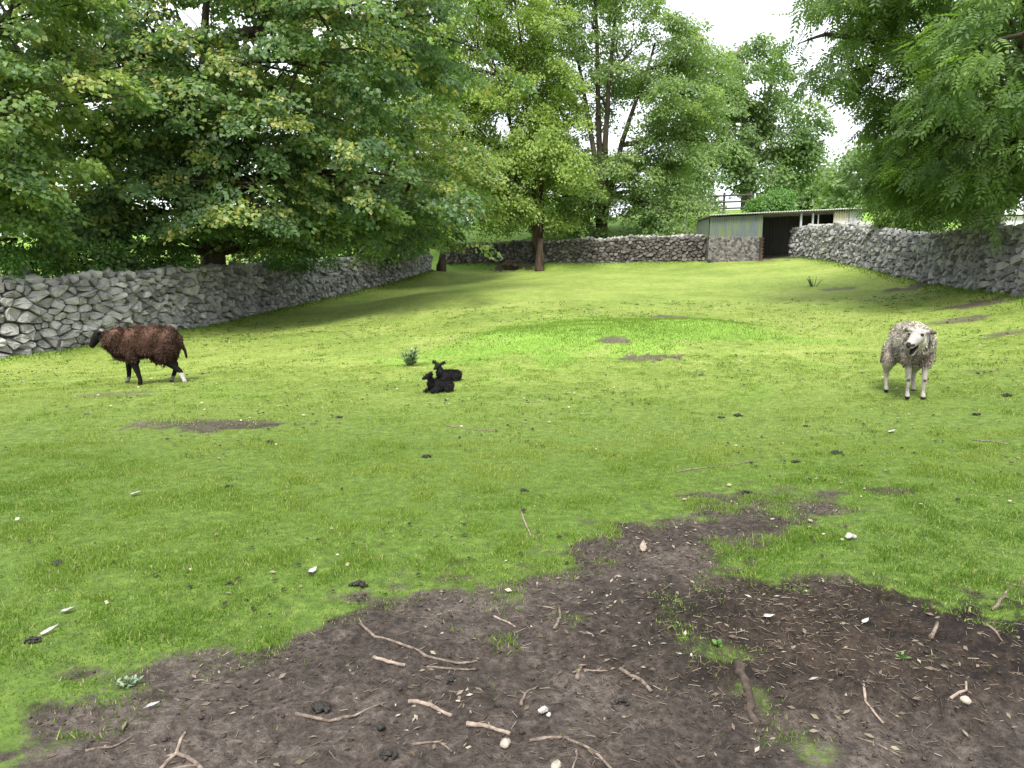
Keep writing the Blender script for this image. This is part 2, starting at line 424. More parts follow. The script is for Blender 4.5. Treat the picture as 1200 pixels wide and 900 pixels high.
PATCH = []       # bare scrapes: centre, half sizes in metres, strength
for px, py, rx, ry, s in ((245, 498, .85, .30, .62), (290, 493, .35, .15, .55), (757, 418, .55, .35, .75), (783, 371, .5, .5, .7), (718, 398, .3, .3, .7), (1130, 374, .7, .35, .52),
                          (1185, 390, .7, .3, .5), (1140, 437, .4, .2, .45), (1175, 350, 1.3, .7, .75), (1075, 335, 1.0, .5, .6), (905, 302, 2.2, 1.0, 1.0), (912, 297, 2.0, 3.0, 1.1), (140, 462, .7, .25, .5),
                          (600, 312, 1.2, 1.0, .9), (1045, 575, .25, .12, .6), (985, 338, .8, .5, .45)):
    p = gpt(px, py); PATCH.append((p[0], p[1], rx, ry, s * (.72 if py > 312 else 1)))
TUFTS = [gpt(a, b) for a, b in ((605, 702), (797, 738), (660, 720), (820, 690), (575, 745), (790, 718), (760, 600), (905, 655), (830, 775), (700, 660))]
HEAP = gpt(1010, 745)
def masks(x, y):
    n1 = fbm(x * 1.6, y * 1.6, 3) - .5; n2 = fbm(x * 7, y * 7, 11) - .5
    near = (y < 9) & (np.abs(x) < 12)
    sd = np.full(x.shape, -9.0)
    sd[near] = poly_sd(x[near], y[near], MUDP)
    sd = np.where(y < 1.6, 1.0, sd)
    m = sstep(-.30, .34, sd - .10 + n1 * .7 + n2 * .75)
    st = np.full(x.shape, -9.0); st[near] = poly_sd(x[near], y[near], STRP)
    m = m * (1 - .72 * sstep(-.12, .08, st + n2 * .45))
    for p in TUFTS:
        m = m * (1 - .6 * sstep(.16, .0, np.hypot(x - p[0], y - p[1]) + n2 * .3))
    for cx, cy, rx, ry, s in PATCH:
        r = np.hypot((x - cx) / rx, (y - cy) / ry)
        m = np.maximum(m, s * sstep(1.15, .55, r + n2 * 1.6 + n1 * 1.3))
    lush_shade = .9 * sstep(.1, .75, mound(x, y) / .23 + n1 * 1.3 + n2 * .5)
    lush_shade = np.maximum(lush_shade, .75 * sstep(7.0, 4.0, y + n1 * 3))  # near turf deepened, standing in for shade from a tree overhead
    lush_shade = np.maximum(lush_shade, .9 * sstep(38, 43, y))
    # compost patch in the mud, darker than the rest
    dark = sstep(1.25, .55, np.hypot((x - HEAP[0]) / 1.15, (y - HEAP[1]) / .62) + n2 * .5 + n1 * .4)
    return np.clip(m, 0, 1), np.clip(lush_shade, 0, 1), dark
def relief(x, y, mud, dark):
    bumpy = (fbm(x * 3.2, y * 3.2, 21) - .5) * .06 + (np.abs(fbm(x * 8, y * 8, 31, 3) - .5) - .12) * .09 + (fbm(x * 19, y * 19, 36, 2) - .5) * .022
    h = mud * bumpy + (1 - mud) * (fbm(x * 2.2, y * 2.2, 41) - .5) * .035 - .018 * mud
    h = h + dark * (.045 + (fbm(x * 7, y * 7, 51) - .5) * .09)
    return h * sstep(80, 30, np.hypot(x, y))

xs = np.concatenate([-np.geomspace(1500, 17, 26), np.arange(-16, -4.5, .25), np.arange(-4.5, 5.5, .035), np.arange(5.5, 16, .25), np.geomspace(17, 1500, 26)])
ys = np.concatenate([-np.geomspace(900, 4, 18), np.arange(-3, 1.5, .5), np.arange(1.5, 6.6, .035), np.arange(6.6, 20, .16), np.arange(20, 60, .4), np.geomspace(61, 2000, 30)])
GX, GY = np.meshgrid(xs, ys)
gx, gy = GX.ravel(), GY.ravel()
gm, gl_, gd = masks(gx, gy)
gzv = H0(gx, gy) + relief(gx, gy, gm, gd)
nx, ny = len(xs), len(ys)
idx = np.arange(nx * ny).reshape(ny, nx)
GRID = np.stack([gzv, gm, gl_, gd], 1).reshape(ny, nx, 4)
def look(x, y):
    """height and masks read off the finished ground sheet"""
    x = np.atleast_1d(np.asarray(x, float)); y = np.atleast_1d(np.asarray(y, float))
    i = np.clip(np.searchsorted(xs, x) - 1, 0, nx - 2); j = np.clip(np.searchsorted(ys, y) - 1, 0, ny - 2)
    u = np.clip((x - xs[i]) / (xs[i + 1] - xs[i]), 0, 1)[:, None]; v = np.clip((y - ys[j]) / (ys[j + 1] - ys[j]), 0, 1)[:, None]
    return (GRID[j, i] * (1 - u) + GRID[j, i + 1] * u) * (1 - v) + (GRID[j + 1, i] * (1 - u) + GRID[j + 1, i + 1] * u) * v
def H(x, y): return look(x, y)[:, 0]
def gz(x, y): return float(H(x, y)[0])
def fmask(x, y):
    g = look(x, y); return g[:, 1], g[:, 2], g[:, 3]
quads = np.stack([idx[:-1, :-1].ravel(), idx[:-1, 1:].ravel(), idx[1:, 1:].ravel(), idx[1:, :-1].ravel()], 1)
ground = obj('ground', np_mesh('ground', np.c_[gx, gy, gzv], [quads], {'mud': gm, 'lush_shade': gl_, 'dark': gd, 'thatch': sstep(13.0, 5.5, gy), 'dry': sstep(7.0, 9.0, gy)}, True), M['ground'])
tag(ground, 'sloping paddock of short yellow green grass with bare brown mud in front', 'ground', kind='structure')

# ------------------------------------------------------------------ grass
def blades(x, y, hgt, wid, tint, lean=.6, bend=True):
    n = len(x)
    z = H(x, y) - .004
    a = rng.uniform(0, 2 * np.pi, n); la = rng.uniform(0, 2 * np.pi, n); ll = rng.uniform(.1, 1, n) * lean
    ca, sa = np.cos(a) * wid / 2, np.sin(a) * wid / 2
    dx, dy = np.cos(la) * ll * hgt, np.sin(la) * ll * hgt
    hz = hgt * np.sqrt(np.clip(1 - (ll * .8) ** 2, .1, 1))
    b = np.c_[x, y, z]
    V = np.empty((n, 3, 3))
    V[:, 0] = b + np.c_[-ca, -sa, np.zeros(n)]
    V[:, 1] = b + np.c_[ca, sa, np.zeros(n)]
    V[:, 2] = b + np.c_[dx, dy, hz]
    return V.reshape(-1, 3), np.repeat(tint, 3)
def scatter(n, y0, y1, dens_pow=1.0):
    u = rng.uniform(0, 1, n)
    y = np.sqrt(y0 * y0 + u * (y1 * y1 - y0 * y0))
    x = rng.uniform(-.76, .76, n) * y + rng.uniform(-.5, .5, n)
    return x, y
Vs, Ts = [], []
for n, y0, y1, h0, h1, wd in ((420000, 2.3, 6.8, .010, .027, .0068), (190000, 6.8, 12, .011, .028, .012), (50000, 12, 20, .016, .036, .018)):
    x, y = scatter(n, y0, y1)
    m, lu, dk = fmask(x, y)
    cl = fbm(x * 5, y * 5, 61, 3)
    keep = rng.uniform(0, 1, n) > np.clip(m * 1.3 - .12, 0, 1) * .995
    keep &= rng.uniform(0, 1, n) < sstep(.2, .5, cl) * .6 + .45
    x, y, m, lu, cl = x[keep], y[keep], m[keep], lu[keep], cl[keep]
    hh = rng.uniform(h0, h1, len(x)) * (.6 + .8 * sstep(.45, .75, cl)) * (1 + .25 * lu)
    tt = .25 + .5 * fbm(x * .45, y * .45, 71) + .35 * rng.uniform(0, 1, len(x)) - .3 * lu * (y < 8) - .1 * lu  # near blades darkened further, overhead tree shade put into the tint
    dry = rng.uniform(0, 1, len(x)) < .08 + .15 * m
    tt = np.where(dry, rng.uniform(.85, 1, len(x)), np.clip(tt, 0, .88))
    v, t = blades(x, y, hh, wd * rng.uniform(.6, 1.2, len(x)), tt, .85)
    Vs.append(v); Ts.append(t)
# scattered longer tufts
tx, ty = scatter(900, 2.8, 22); kk = rng.integers(10, 34, 900); x = np.repeat(tx, kk) + rng.normal(0, .05, kk.sum()); y = np.repeat(ty, kk) + rng.normal(0, .05, kk.sum())
m, lu, dk = fmask(x, y); k = rng.uniform(0, 1, len(x)) > m * 1.1; tn = np.repeat(rng.uniform(.0, .75, 900), kk)[k]; x, y = x[k], y[k]
v, t = blades(x, y, rng.uniform(.02, .06, len(x)), rng.uniform(.004, .008, len(x)) * (.7 + y * .08), np.clip(tn + rng.normal(0, .1, len(x)), 0, 1), .9)
Vs.append(v); Ts.append(t)
# longer rich grass on the mound and weeds along the wall feet
x = rng.normal(2.0, 2.0, 26000); y = rng.normal(15, 1.8, 26000)
m, lu, dk = fmask(x, y); k = (rng.uniform(0, 1, len(x)) < lu * 1.2) & (m < .4); x, y = x[k], y[k]
v, t = blades(x, y, rng.uniform(.02, .06, len(x)) * (.4 + 1.0 * fbm(x * 2, y * 2, 5)), rng.uniform(.008, .016, len(x)), np.clip(rng.uniform(.3, .75, len(x)), 0, 1), .7)
Vs.append(v); Ts.append(t)
for W, sgn in ((Lw, 1), (Rw, -1), (Bw, 0)):
    for i in range(len(W) - 1):
        p, q = W[i], W[i + 1]; L = np.hypot(*(q - p)[:2]); n = int(L * 150)
        s = rng.uniform(0, 1, n)[:, None]; c = p[None] * (1 - s) + q[None] * s
        tdir = (q - p)[:2] / L; nrm = np.array((tdir[1], -tdir[0]))
        if sgn == 0: nrm = np.array((0, -1))
        if sgn == -1: nrm = np.array((-tdir[1], tdir[0]))
        off = .08 + np.abs(rng.normal(0, .25, n))
        x = c[:, 0] + nrm[0] * off; y = c[:, 1] + nrm[1] * off
        v, t = blades(x, y, rng.uniform(.03, .12, n) * np.clip(1.2 - off, .3, 1), rng.uniform(.012, .025, n), rng.uniform(.0, .6, n), .7)
        Vs.append(v); Ts.append(t)
V = np.concatenate(Vs); T = np.concatenate(Ts)
go = obj('grass', np_mesh('grass', V, [np.arange(len(V)).reshape(-1, 3)], {'tint': T}), M['grass'])
tag(go, 'short grazed grass covering the whole paddock', 'grass', kind='stuff')

# ------------------------------------------------------------------ dry stone walls
def clip_poly(P, nx_, ny_, c):
    out = []
    for i in range(len(P)):
        a, b = P[i], P[(i + 1) % len(P)]
        da, db = a[0] * nx_ + a[1] * ny_ - c, b[0] * nx_ + b[1] * ny_ - c
        if da <= 0: out.append(a)
        if (da < 0) != (db < 0) and abs(da - db) > 1e-12:
            t = da / (da - db); out.append((a[0] + t * (b[0] - a[0]), a[1] + t * (b[1] - a[1])))
    return out
def voronoi(L, hmax, cw, ch, rnd, drop=.16):
    asp = cw / ch
    nu, nv = int(L / cw) + 1, int(hmax / ch) + 1
    seeds = {}
    for j in range(-1, nv + 1):
        for i in range(-1, nu + 1):
            if rnd.random() < drop: continue
            seeds[(i, j)] = ((i + .5 + (j % 2) * .5 + rnd.uniform(-.5, .5)) * cw, (j + .5 + rnd.uniform(-.4, .4)) * ch * asp)
    cells = []
    for (i, j), s in seeds.items():
        if not (0 <= s[0] <= L and 0 <= s[1] <= hmax * asp): continue
        P = [(s[0] - 2 * cw, s[1] - 2 * cw), (s[0] + 2 * cw, s[1] - 2 * cw), (s[0] + 2 * cw, s[1] + 2 * cw), (s[0] - 2 * cw, s[1] + 2 * cw)]
        for dj in (-2, -1, 0, 1, 2):
            for di in (-3, -2, -1, 0, 1, 2, 3):
                t = seeds.get((i + di, j + dj))
                if t is None or t is s: continue
                a, b = t[0] - s[0], t[1] - s[1]
                P = clip_poly(P, a, b, (t[0] ** 2 + t[1] ** 2 - s[0] ** 2 - s[1] ** 2) / 2)
                if len(P) < 3: break
            if len(P) < 3: break
        P = clip_poly(P, 0, -1, 0) if len(P) >= 3 else P
        if len(P) >= 3: cells.append([(u, v / asp) for u, v in P])
    return cells
def stone_from_poly(P, rnd, gap, depth, jit):
    """ring at the back, chamfered ring at the front; returns verts (u, v, out) and faces"""
    cu = sum(p[0] for p in P) / len(P); cv = sum(p[1] for p in P) / len(P)
    ring = []
    k = len(P)
    for i in range(k):
        a, b, c = P[i - 1], P[i], P[(i + 1) % k]
        l1 = math.hypot(a[0] - b[0], a[1] - b[1]); l2 = math.hypot(c[0] - b[0], c[1] - b[1])
        if l1 < .02 and l2 < .02: continue
        cf = rnd.uniform(.008, .04); f1, f2 = min(.3, cf / max(l1, .01)), min(.3, cf / max(l2, .01))
        ring.append((b[0] + (a[0] - b[0]) * f1, b[1] + (a[1] - b[1]) * f1))
        ring.append((b[0] + (c[0] - b[0]) * f2, b[1] + (c[1] - b[1]) * f2))
    if len(ring) < 4: return None
    rr = sum(math.hypot(p[0] - cu, p[1] - cv) for p in ring) / len(ring)
    ra = rnd.uniform(-.2, .2); rs_ = rnd.uniform(.9, 1.08); ca, sa = math.cos(ra) * rs_, math.sin(ra) * rs_
    ring = [(cu + (u - cu) * ca - (v - cv) * sa, cv + (u - cu) * sa + (v - cv) * ca) for u, v in ring]
    s0 = max(.5, 1 - gap * rnd.uniform(.7, 2.0) / rr); s1 = s0 * rnd.uniform(.84, .95)
    tu, tv = rnd.uniform(-.4, .4), rnd.uniform(-.45, .25)
    d = depth * rnd.uniform(.35, 1.6)
    n = len(ring); V = []
    for u, v in ring: V.append((cu + (u - cu) * s0, cv + (v - cv) * s0, -.1))
    for u, v in ring: V.append((cu + (u - cu) * s0 * rnd.uniform(.95, 1.0), cv + (v - cv) * s0 * rnd.uniform(.95, 1.0), d * .72 + (u - cu) * tu + (v - cv) * tv))
    for u, v in ring: V.append((cu + (u - cu) * s1, cv + (v - cv) * s1, d + (u - cu) * tu + (v - cv) * tv + rnd.uniform(-jit, jit)))
    Fs = []
    for i in range(n):
        q = (i + 1) % n
        Fs.append((i, q, n + q, n + i)); Fs.append((n + i, n + q, 2 * n + q, 2 * n + i))
    V.append((cu + rnd.uniform(-.3, .3) * rr, cv + rnd.uniform(-.3, .3) * rr, d + rnd.uniform(-.3, 1.1) * jit))
    for i in range(0, n, 1): Fs.append((2 * n + i, 2 * n + (i + 1) % n, 3 * n))
    return V, Fs
class Path:
    def __init__(s, pts, hs, side):
        s.p = [np.array(q, float) for q in pts]; s.h = hs; s.side = side
        s.c = [0]
        for a, b in zip(s.p, s.p[1:]): s.c.append(s.c[-1] + math.hypot(*(b - a)[:2]))
        s.L = s.c[-1]
    def ev(s, u):
        u = min(max(u, 0), s.L - 1e-6); i = max(k for k in range(len(s.p) - 1) if s.c[k] <= u)
        t = (u - s.c[i]) / (s.c[i + 1] - s.c[i])
        p = s.p[i] * (1 - t) + s.p[i + 1] * t
        def dr(k):
            a = s.p[max(k - 1, 0)]; b = s.p[min(k + 1, len(s.p) - 1)]; v = (b - a)[:2]; return v / np.hypot(*v)
        d = dr(i) * (1 - t) + dr(i + 1) * t; d /= np.hypot(*d)
        n = np.array((d[1], -d[0])) * s.side
        return p, d, n, s.h[i] * (1 - t) + s.h[i + 1] * t
HULLS = []
def hull_mesh(name, n, size, seed):
    r = random.Random(seed); bm = bmesh.new()
    for _ in range(n):
        v = Vector((r.gauss(0, 1), r.gauss(0, 1), r.gauss(0, 1))).normalized() * r.uniform(.85, 1.1)
        bm.verts.new((v.x * size[0], v.y * size[1], v.z * size[2]))
    res = bmesh.ops.convex_hull(bm, input=bm.verts)
    bmesh.ops.delete(bm, geom=[e for e in res['geom_interior'] if isinstance(e, bmesh.types.BMVert)], context='VERTS')
    me = bpy.data.meshes.new(name); bm.to_mesh(me); bm.free()
    a = me.attributes.new('tint', 'FLOAT', 'POINT'); a.data.foreach_set('value', [r.random()] * len(me.vertices))
    return me
for k in range(10): HULLS.append(hull_mesh('cap_stone', 16, (.5, .5, .5), 100 + k))

def scr(p):
    d = np.array(p) - np.array((0, 0, CAMZ)); z = d @ FV
    if z < .3: return None
    return CX + F * d[0] / z, CY - F * (d @ UV) / z, z

def stone_wall(label, path, cw, ch, mat, seed, gap=.012, depth=.07, jit=.014, thick=.5, cap=.34, capz=1.0, ntop=300, drop=.2):
    rnd = random.Random(seed)
    root = thing('stone_wall', label, 'stone wall', tuple(path.p[0]))
    org = np.array(path.p[0])
    hm = max(path.h)
    cells = voronoi(path.L, hm + .1, cw, ch, rnd, drop)
    items = []
    for P in cells:
        cu = sum(p[0] for p in P) / len(P); cv = sum(p[1] for p in P) / len(P)
        b, d, n, h = path.ev(cu)
        hh = h + (vnoise(np.array([cu * 1.3]), np.array([0.0]), seed)[0] - .5) * .16
        if cv > hh - .03: continue
        P = clip_poly(P, 0, 1, hh + rnd.uniform(-.02, .06))
        if len(P) < 3: continue
        g = stone_from_poly(P, rnd, gap, depth, jit)
        if g is None: continue
        V, Fs = g; W = []
        for u, v, o in V:
            b, d, n, h = path.ev(u)
            gr = b[2] - .07
            q = np.array((b[0], b[1], gr + v)); q[:2] += n * (o - v * .06)
            W.append(q - org)
        s = scr(org + W[0])
        area = 0
        if s and -20 < s[0] < 1220 and s[1] > -20:
            us = [p[0] for p in P]; vs = [p[1] for p in P]
            vd = (org + W[0])[:2]; vd = vd / np.hypot(*vd)
            area = (max(us) - min(us)) * (max(vs) - min(vs)) * abs(float(vd @ n)) / s[2] ** 2
        items.append((area, W, Fs, rnd.random()))
    items.sort(key=lambda t: -t[0])
    mb = MB(); tint = []
    for k, (area, W, Fs, tn) in enumerate(items):
        if k < ntop and area > 0:
            me = bpy.data.meshes.new('stone'); c = sum(W) / len(W)
            me.from_pydata([tuple(q - c) for q in W], [], Fs)
            a = me.attributes.new('tint', 'FLOAT', 'POINT'); a.data.foreach_set('value', [tn] * len(W))
            obj('stone', me, mat, root, tuple(c))
        else:
            mb.add(W, Fs); tint += [tn] * len(W)
    if mb.V:
        o = mb.build('stonework', mat, root); o['kind'] = 'stuff'
        a = o.data.attributes.new('tint', 'FLOAT', 'POINT'); a.data.foreach_set('value', tint)
    # rubble core
    mb = MB(); us = np.arange(0, path.L, .4).tolist() + [path.L]
    V = []; 
    for u in us:
        b, d, n, h = path.ev(u)
        for o, z in ((-.055, -.3), (-.055 - .06 * h, h - .06), (-thick + .06 * h, h - .06), (-thick, -.3)):
            V.append((b[0] + n[0] * o - org[0], b[1] + n[1] * o - org[1], b[2] + z - org[2]))
    Fs = []
    for i in range(len(us) - 1):
        for k in range(3):
            Fs.append((i * 4 + k, i * 4 + k + 1, i * 4 + 5 + k, i * 4 + 4 + k))
    Fs += [(0, 1, 2, 3), tuple(4 * (len(us) - 1) + k for k in (3, 2, 1, 0))]
    mb.add(V, Fs); mb.build('wall_core', M['core'], root)
    # cap stones laid along the top
    u = 0
    while u < path.L:
        wdt = cap * rnd.uniform(.6, 1.3); b, d, n, h = path.ev(u + wdt / 2)
        for row in (0, 1):
            o = obj('cap_stone', rnd.choice(HULLS), mat, root)
            off = (-.08 if row == 0 else -.3) + rnd.uniform(-.04, .04) - .06 * h
            hz = rnd.uniform(.10, .2) * capz
            hh = h + (vnoise(np.array([u * 1.3]), np.array([0.0]), seed)[0] - .5) * .16
            o.location = (b[0] + n[0] * off - org[0], b[1] + n[1] * off - org[1], b[2] - .07 + hh + hz * .12 - org[2])
            o.scale = (wdt * 1.02, .3, hz * 1.5)
            o.rotation_euler = (rnd.uniform(-.25, .25), rnd.uniform(-.3, .3), math.atan2(d[1], d[0]) + rnd.uniform(-.3, .3))
        u += wdt * .9
    return root
PL = Path(Lw, Lh, 1); PR = Path(Rw, Rh, -1); PB = Path(Bw, Bh, 1)
stone_wall('long pale dry stone wall running along the left side under the trees', PL, .215, .135, M['stone'], 11, gap=.008, depth=.09, jit=.034, drop=.3)
stone_wall('grey rubble dry stone wall along the right side leading to the shed', PR, .19, .145, M['stone_grey'], 12, gap=.008, depth=.085, jit=.022, cap=.26, capz=.9)
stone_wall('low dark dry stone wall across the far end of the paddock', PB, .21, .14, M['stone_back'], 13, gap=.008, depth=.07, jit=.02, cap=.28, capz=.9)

# ------------------------------------------------------------------ shed
def corrugated(x0, x1, z0, z1, pitch=.11, amp=.018, slope=0.0):
    """vertical corrugated sheet in the xz plane at y = 0, real thickness; slope: rise of the top per metre"""
    n = max(4, int((x1 - x0) / pitch * 6)); mb = MB(); V = []
    for i in range(n + 1):
        x = x0 + (x1 - x0) * i / n; y = amp * math.sin(2 * math.pi * x / pitch)
        zt = z1 + slope * (x - x0)
        V += [(x, y, z0), (x, y, zt), (x, y + .006, z0), (x, y + .006, zt)]
    Fs = []
    for i in range(n):
        a, b = 4 * i, 4 * i + 4
        Fs += [(a, b, b + 1, a + 1), (b + 2, a + 2, a + 3, b + 3), (a + 1, b + 1, b + 3, a + 3), (b, a, a + 2, b + 2)]
    mb.add(V, Fs); return mb
SX, SY, SZ = 9.4, 37.2, 2.02
shed = thing('field_shed', 'low open shed with stained metal front and grey corrugated roof in far corner', 'shed', (SX, SY, SZ))
XO = 2.5          # right edge of the closed front
mb = MB()
rs = random.Random(5)
# block and stone base, front and left side
mb.box((XO / 2, .13, .42), (XO, .2, 1.6)); mb.box((.1, 1.32, .42), (.2, 2.17, 1.6))
base = mb.build('masonry_base', M['masonry'], shed)
mb = MB(); tint = []
for P in voronoi(XO, 1.2, .17, .12, rs):
    P = clip_poly(clip_poly(P, 0, 1, 1.2), 1, 0, XO)
    if len(P) < 3: continue
    P = clip_poly(P, -1, 0, 0)
    if len(P) < 3: continue
    g = stone_from_poly(P, rs, .006, .012, .004)
    if g:
        mb.add([(u, .03 - o * .6, v - .03) for u, v, o in g[0]], [f[::-1] for f in g[1]]); tint += [rs.random()] * len(g[0])
for P in voronoi(2.3, 1.2, .17, .12, rs):
    P = clip_poly(P, 0, 1, 1.2)
    if len(P) < 3: continue
    g = stone_from_poly(P, rs, .006, .012, .004)
    if g:
        mb.add([(-o * .6, .08 + u, v - .03) for u, v, o in g[0]], [f[::-1] for f in g[1]]); tint += [rs.random()] * len(g[0])
o = mb.build('facing_stonework', M['stone_back'], base); o['kind'] = 'stuff'
a = o.data.attributes.new('tint', 'FLOAT', 'POINT'); a.data.foreach_set('value', tint)
zs0, RS = 1.17, .045
for i in range(3):
    c = corrugated(i * .84, min(XO + .02, (i + 1) * .84 + .03), zs0, 2.1 + RS * i * .84, slope=RS).build('metal_sheet', M['sheet'], shed, loc=(0, .03 - .008 * (i % 2), 0))
for i in range(3):
    c = corrugated(i * .78, (i + 1) * .78 + .02, zs0, 2.05).build('metal_sheet', M['sheet'], shed, loc=(-.03, 0.05, 0)); c.rotation_euler = (0, 0, R(90))
# red brick quoin at the doorway
mb = MB()
for k in range(14): mb.box((XO - .02 + (.02 if k % 2 else 0), .03, .05 + k * .082), (.16 + (.06 if k % 2 else 0), .05, .07))
mb.build('brick_edge', M['bark_red'], shed)
# back wall, right wall, floor of the open bay
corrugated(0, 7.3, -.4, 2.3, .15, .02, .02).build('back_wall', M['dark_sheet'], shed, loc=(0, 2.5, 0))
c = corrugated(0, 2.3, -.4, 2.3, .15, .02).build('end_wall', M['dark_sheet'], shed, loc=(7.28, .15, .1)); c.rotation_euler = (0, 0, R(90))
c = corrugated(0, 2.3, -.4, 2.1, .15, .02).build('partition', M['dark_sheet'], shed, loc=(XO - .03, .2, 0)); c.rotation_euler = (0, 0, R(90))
for i, (x, w_) in enumerate(((4.36, .09), (4.92, .08), (5.18, .05), (6.62, .08))):
    mb = MB(); mb.box((x, .12, .95 + .02 * x), (w_, w_, 2.5)); mb.build('roof_post', M['galv'] if i < 3 else M['wood_grey'], shed)
corrugated(5.9, 6.58, 1.0, 2.1 + RS * 5.9, .12, .015, RS).build('cream_panel', M['cream'], shed, loc=(0, .08, 0))
corrugated(6.66, 7.25, 1.0, 2.1 + RS * 6.6, .12, .015, RS).build('grey_panel', M['galv'], shed, loc=(0, .08, 0))
mb = MB(); mb.box((3.65, .12, 2.06 + RS * 3.65), (7.2, .07, .1), Matrix.Rotation(-math.atan(RS), 3, 'Y')); mb.build('front_beam', M['wood_dark'], shed)
# roof: corrugated sheets lying front to back
for i in range(9):
    x0, x1 = -.1 + i * .84, -.1 + (i + 1) * .84 + .04
    n = int((x1 - x0) / .12 * 6); V, Fs = [], []
    for k in range(n + 1):
        x = x0 + (x1 - x0) * k / n; z = 2.17 + RS * x + .022 * math.sin(2 * math.pi * x / .12) + .004 * (i % 2)
        for yy, dz in ((-.22, 0.02), (2.6, -.05)):
            V += [(x, yy, z + dz), (x, yy, z + dz + .012)]
    for k in range(n):
        a, b = 4 * k, 4 * k + 4
        Fs += [(a + 1, b + 1, b + 3, a + 3), (b, a, a + 2, b + 2), (a, b, b + 1, a + 1), (a + 3, b + 3, b + 2, a + 2)]
    mb = MB(); mb.add(V, Fs); mb.build('roof_sheet', M['roof_sheet'], shed)

# post and rail fence on the bank behind the shed
fz = lambda x, y: gz(x, y)
f0 = at(800, 258, 50); fence = thing('rail_fence', 'dark post and rail fence on the green bank behind the shed', 'fence', (f0[0], 50, gz(f0[0], 50)))
fo = np.array(fence.location)
for k in range(5):
    x = f0[0] - 2.5 + k * 1.7
    mb = MB(); mb.box((x - fo[0], 0, gz(x, 50) - fo[2] + .6), (.12, .12, 1.5)); mb.build('fence_post', M['wood_dark'], fence)
for k in range(4):
    x0, x1 = f0[0] - 2.5 + k * 1.7, f0[0] - .8 + k * 1.7
    for hz in (.35, .75, 1.15):
        z0, z1 = gz(x0, 50) + hz, gz(x1, 50) + hz
        mb = MB(); mb.tube([(x0 - fo[0] - .05, -.09, z0 - fo[2]), (x1 - fo[0] + .05, -.09, z1 - fo[2])], .055, 6); mb.build('fence_rail', M['wood_dark'], fence)
gp = at(805, 270, 41.5)
mb = MB(); mb.tube([(0, 0, -.5), (0, 0, 1.9)], .035, 8); mb.tube([(-.28, 0, 1.88), (.02, 0, 1.9)], .03, 8)
o = mb.build('metal_pole', M['galv'], None, loc=(gp[0] - .1, 41.2, gz(gp[0], 41.2))); tag(o, 'thin grey metal pole with bent top standing left of the shed', 'pole')
p = at(28.5, 330, 16.35)
mb = MB(); mb.tube([(0, 0, -1.6), (0, 0, -.1), (.01, 0, .16), (.015, 0, .28)], [.11, .1, .085, .09], 8); mb.tube([(.015, 0, .262), (.015, 0, .325), (.015, 0, .35)], [.115, .125, .07], 8)
o = mb.build('stone_post', M['stone'], None, loc=tuple(p)); tag(o, 'short pale post sticking up over the left wall', 'post')
# weathered boards and a white outbuilding behind the right wall
p = at(1139, 262, 21.0); st = thing('board_stack', 'stack of grey weathered boards behind the right wall under the ash', 'board stack', (p[0], 21.0, gz(p[0], 21.0)))
nb = int((at(1139, 236, 21)[2] - gz(p[0], 21.0)) / .075) 
for k in range(max(nb, 3)):
    mb = MB(); mb.box((rs.uniform(-.04, .04), rs.uniform(-.03, .03), .05 + k * .078), (.56 - .012 * k, .5, .062), Matrix.Rotation(rs.uniform(-.06, .06), 3, 'Z')); mb.build('board', M['wood_grey'], st)
p = at(1186, 258, 27); wb = thing('outbuilding', 'small white outbuilding glimpsed over the right wall at the picture edge', 'outbuilding', (p[0] + .9, 27.6, gz(p[0], 27)))
zt = at(1186, 253, 27)[2] - gz(p[0], 27)
mb = MB(); mb.box((0, 0, zt / 2 - .2), (3.0, 2.4, zt + .3)); mb.build('wall', M['white_paint'], wb)
mb = MB(); mb.box((0, 0, zt + .04), (3.3, 2.7, .1)); mb.build('roof', M['roof_sheet'], wb)
mb = MB(); mb.box((.55, -1.205, zt - .38), (.6, .03, .5)); mb.build('window', M['dark_sheet'], wb)

# ------------------------------------------------------------------ trees
def unit(a): return a / np.maximum(np.linalg.norm(a, axis=-1, keepdims=True), 1e-9)
SHAPES = {
    'broad': (np.array([(0, 0, 0), (-.52, .28, .06), (-.36, .78, .05), (0, 1.0, -.06), (.36, .78, .05), (.52, .28, .06)]), [(0, 3, 2, 1), (0, 5, 4, 3)]),
    'lobed': (np.array([(0, 0, 0), (-.5, .2, .05), (-.26, .42, .03), (-.4, .78, .05), (0, 1.0, -.06), (.4, .78, .05), (.26, .42, .03), (.5, .2, .05)]), [(0, 4, 3, 2, 1), (0, 7, 6, 5, 4)]),
    'kite': (np.array([(0, 0, 0), (-.46, .40, .06), (0, 1, -.06), (.46, .40, .06)]), [(0, 3, 2, 1)]),
    'narrow': (np.array([(0, 0, 0), (-.2, .45, .03), (0, 1, -.05), (.2, .45, .03)]), [(0, 3, 2, 1)]),
    'oval': (np.array([(0, 0, 0), (-.33, .5, .04), (0, 1, -.04), (.33, .5, .04)]), [(0, 3, 2, 1)]),
}
def leaves(name, pos, axis, nrm, size, tint, shape, mat, parent):
    T, Fs = SHAPES[shape]
    a = unit(axis); n = nrm - (nrm * a).sum(1, keepdims=True) * a; n = unit(n); s = np.cross(a, n)
    k = len(T); N = len(pos)
    V = pos[:, None, :] + size[:, None, None] * (T[None, :, 0:1] * s[:, None] + T[None, :, 1:2] * a[:, None] + T[None, :, 2:3] * n[:, None])
    base = (np.arange(N) * k)[:, None]
    fl = [base + np.array(f)[None] for f in Fs]
    me = np_mesh(name, V.reshape(-1, 3), [np.concatenate(fl)], {'tint': np.repeat(tint, k)})
    return obj(name, me, mat, parent)

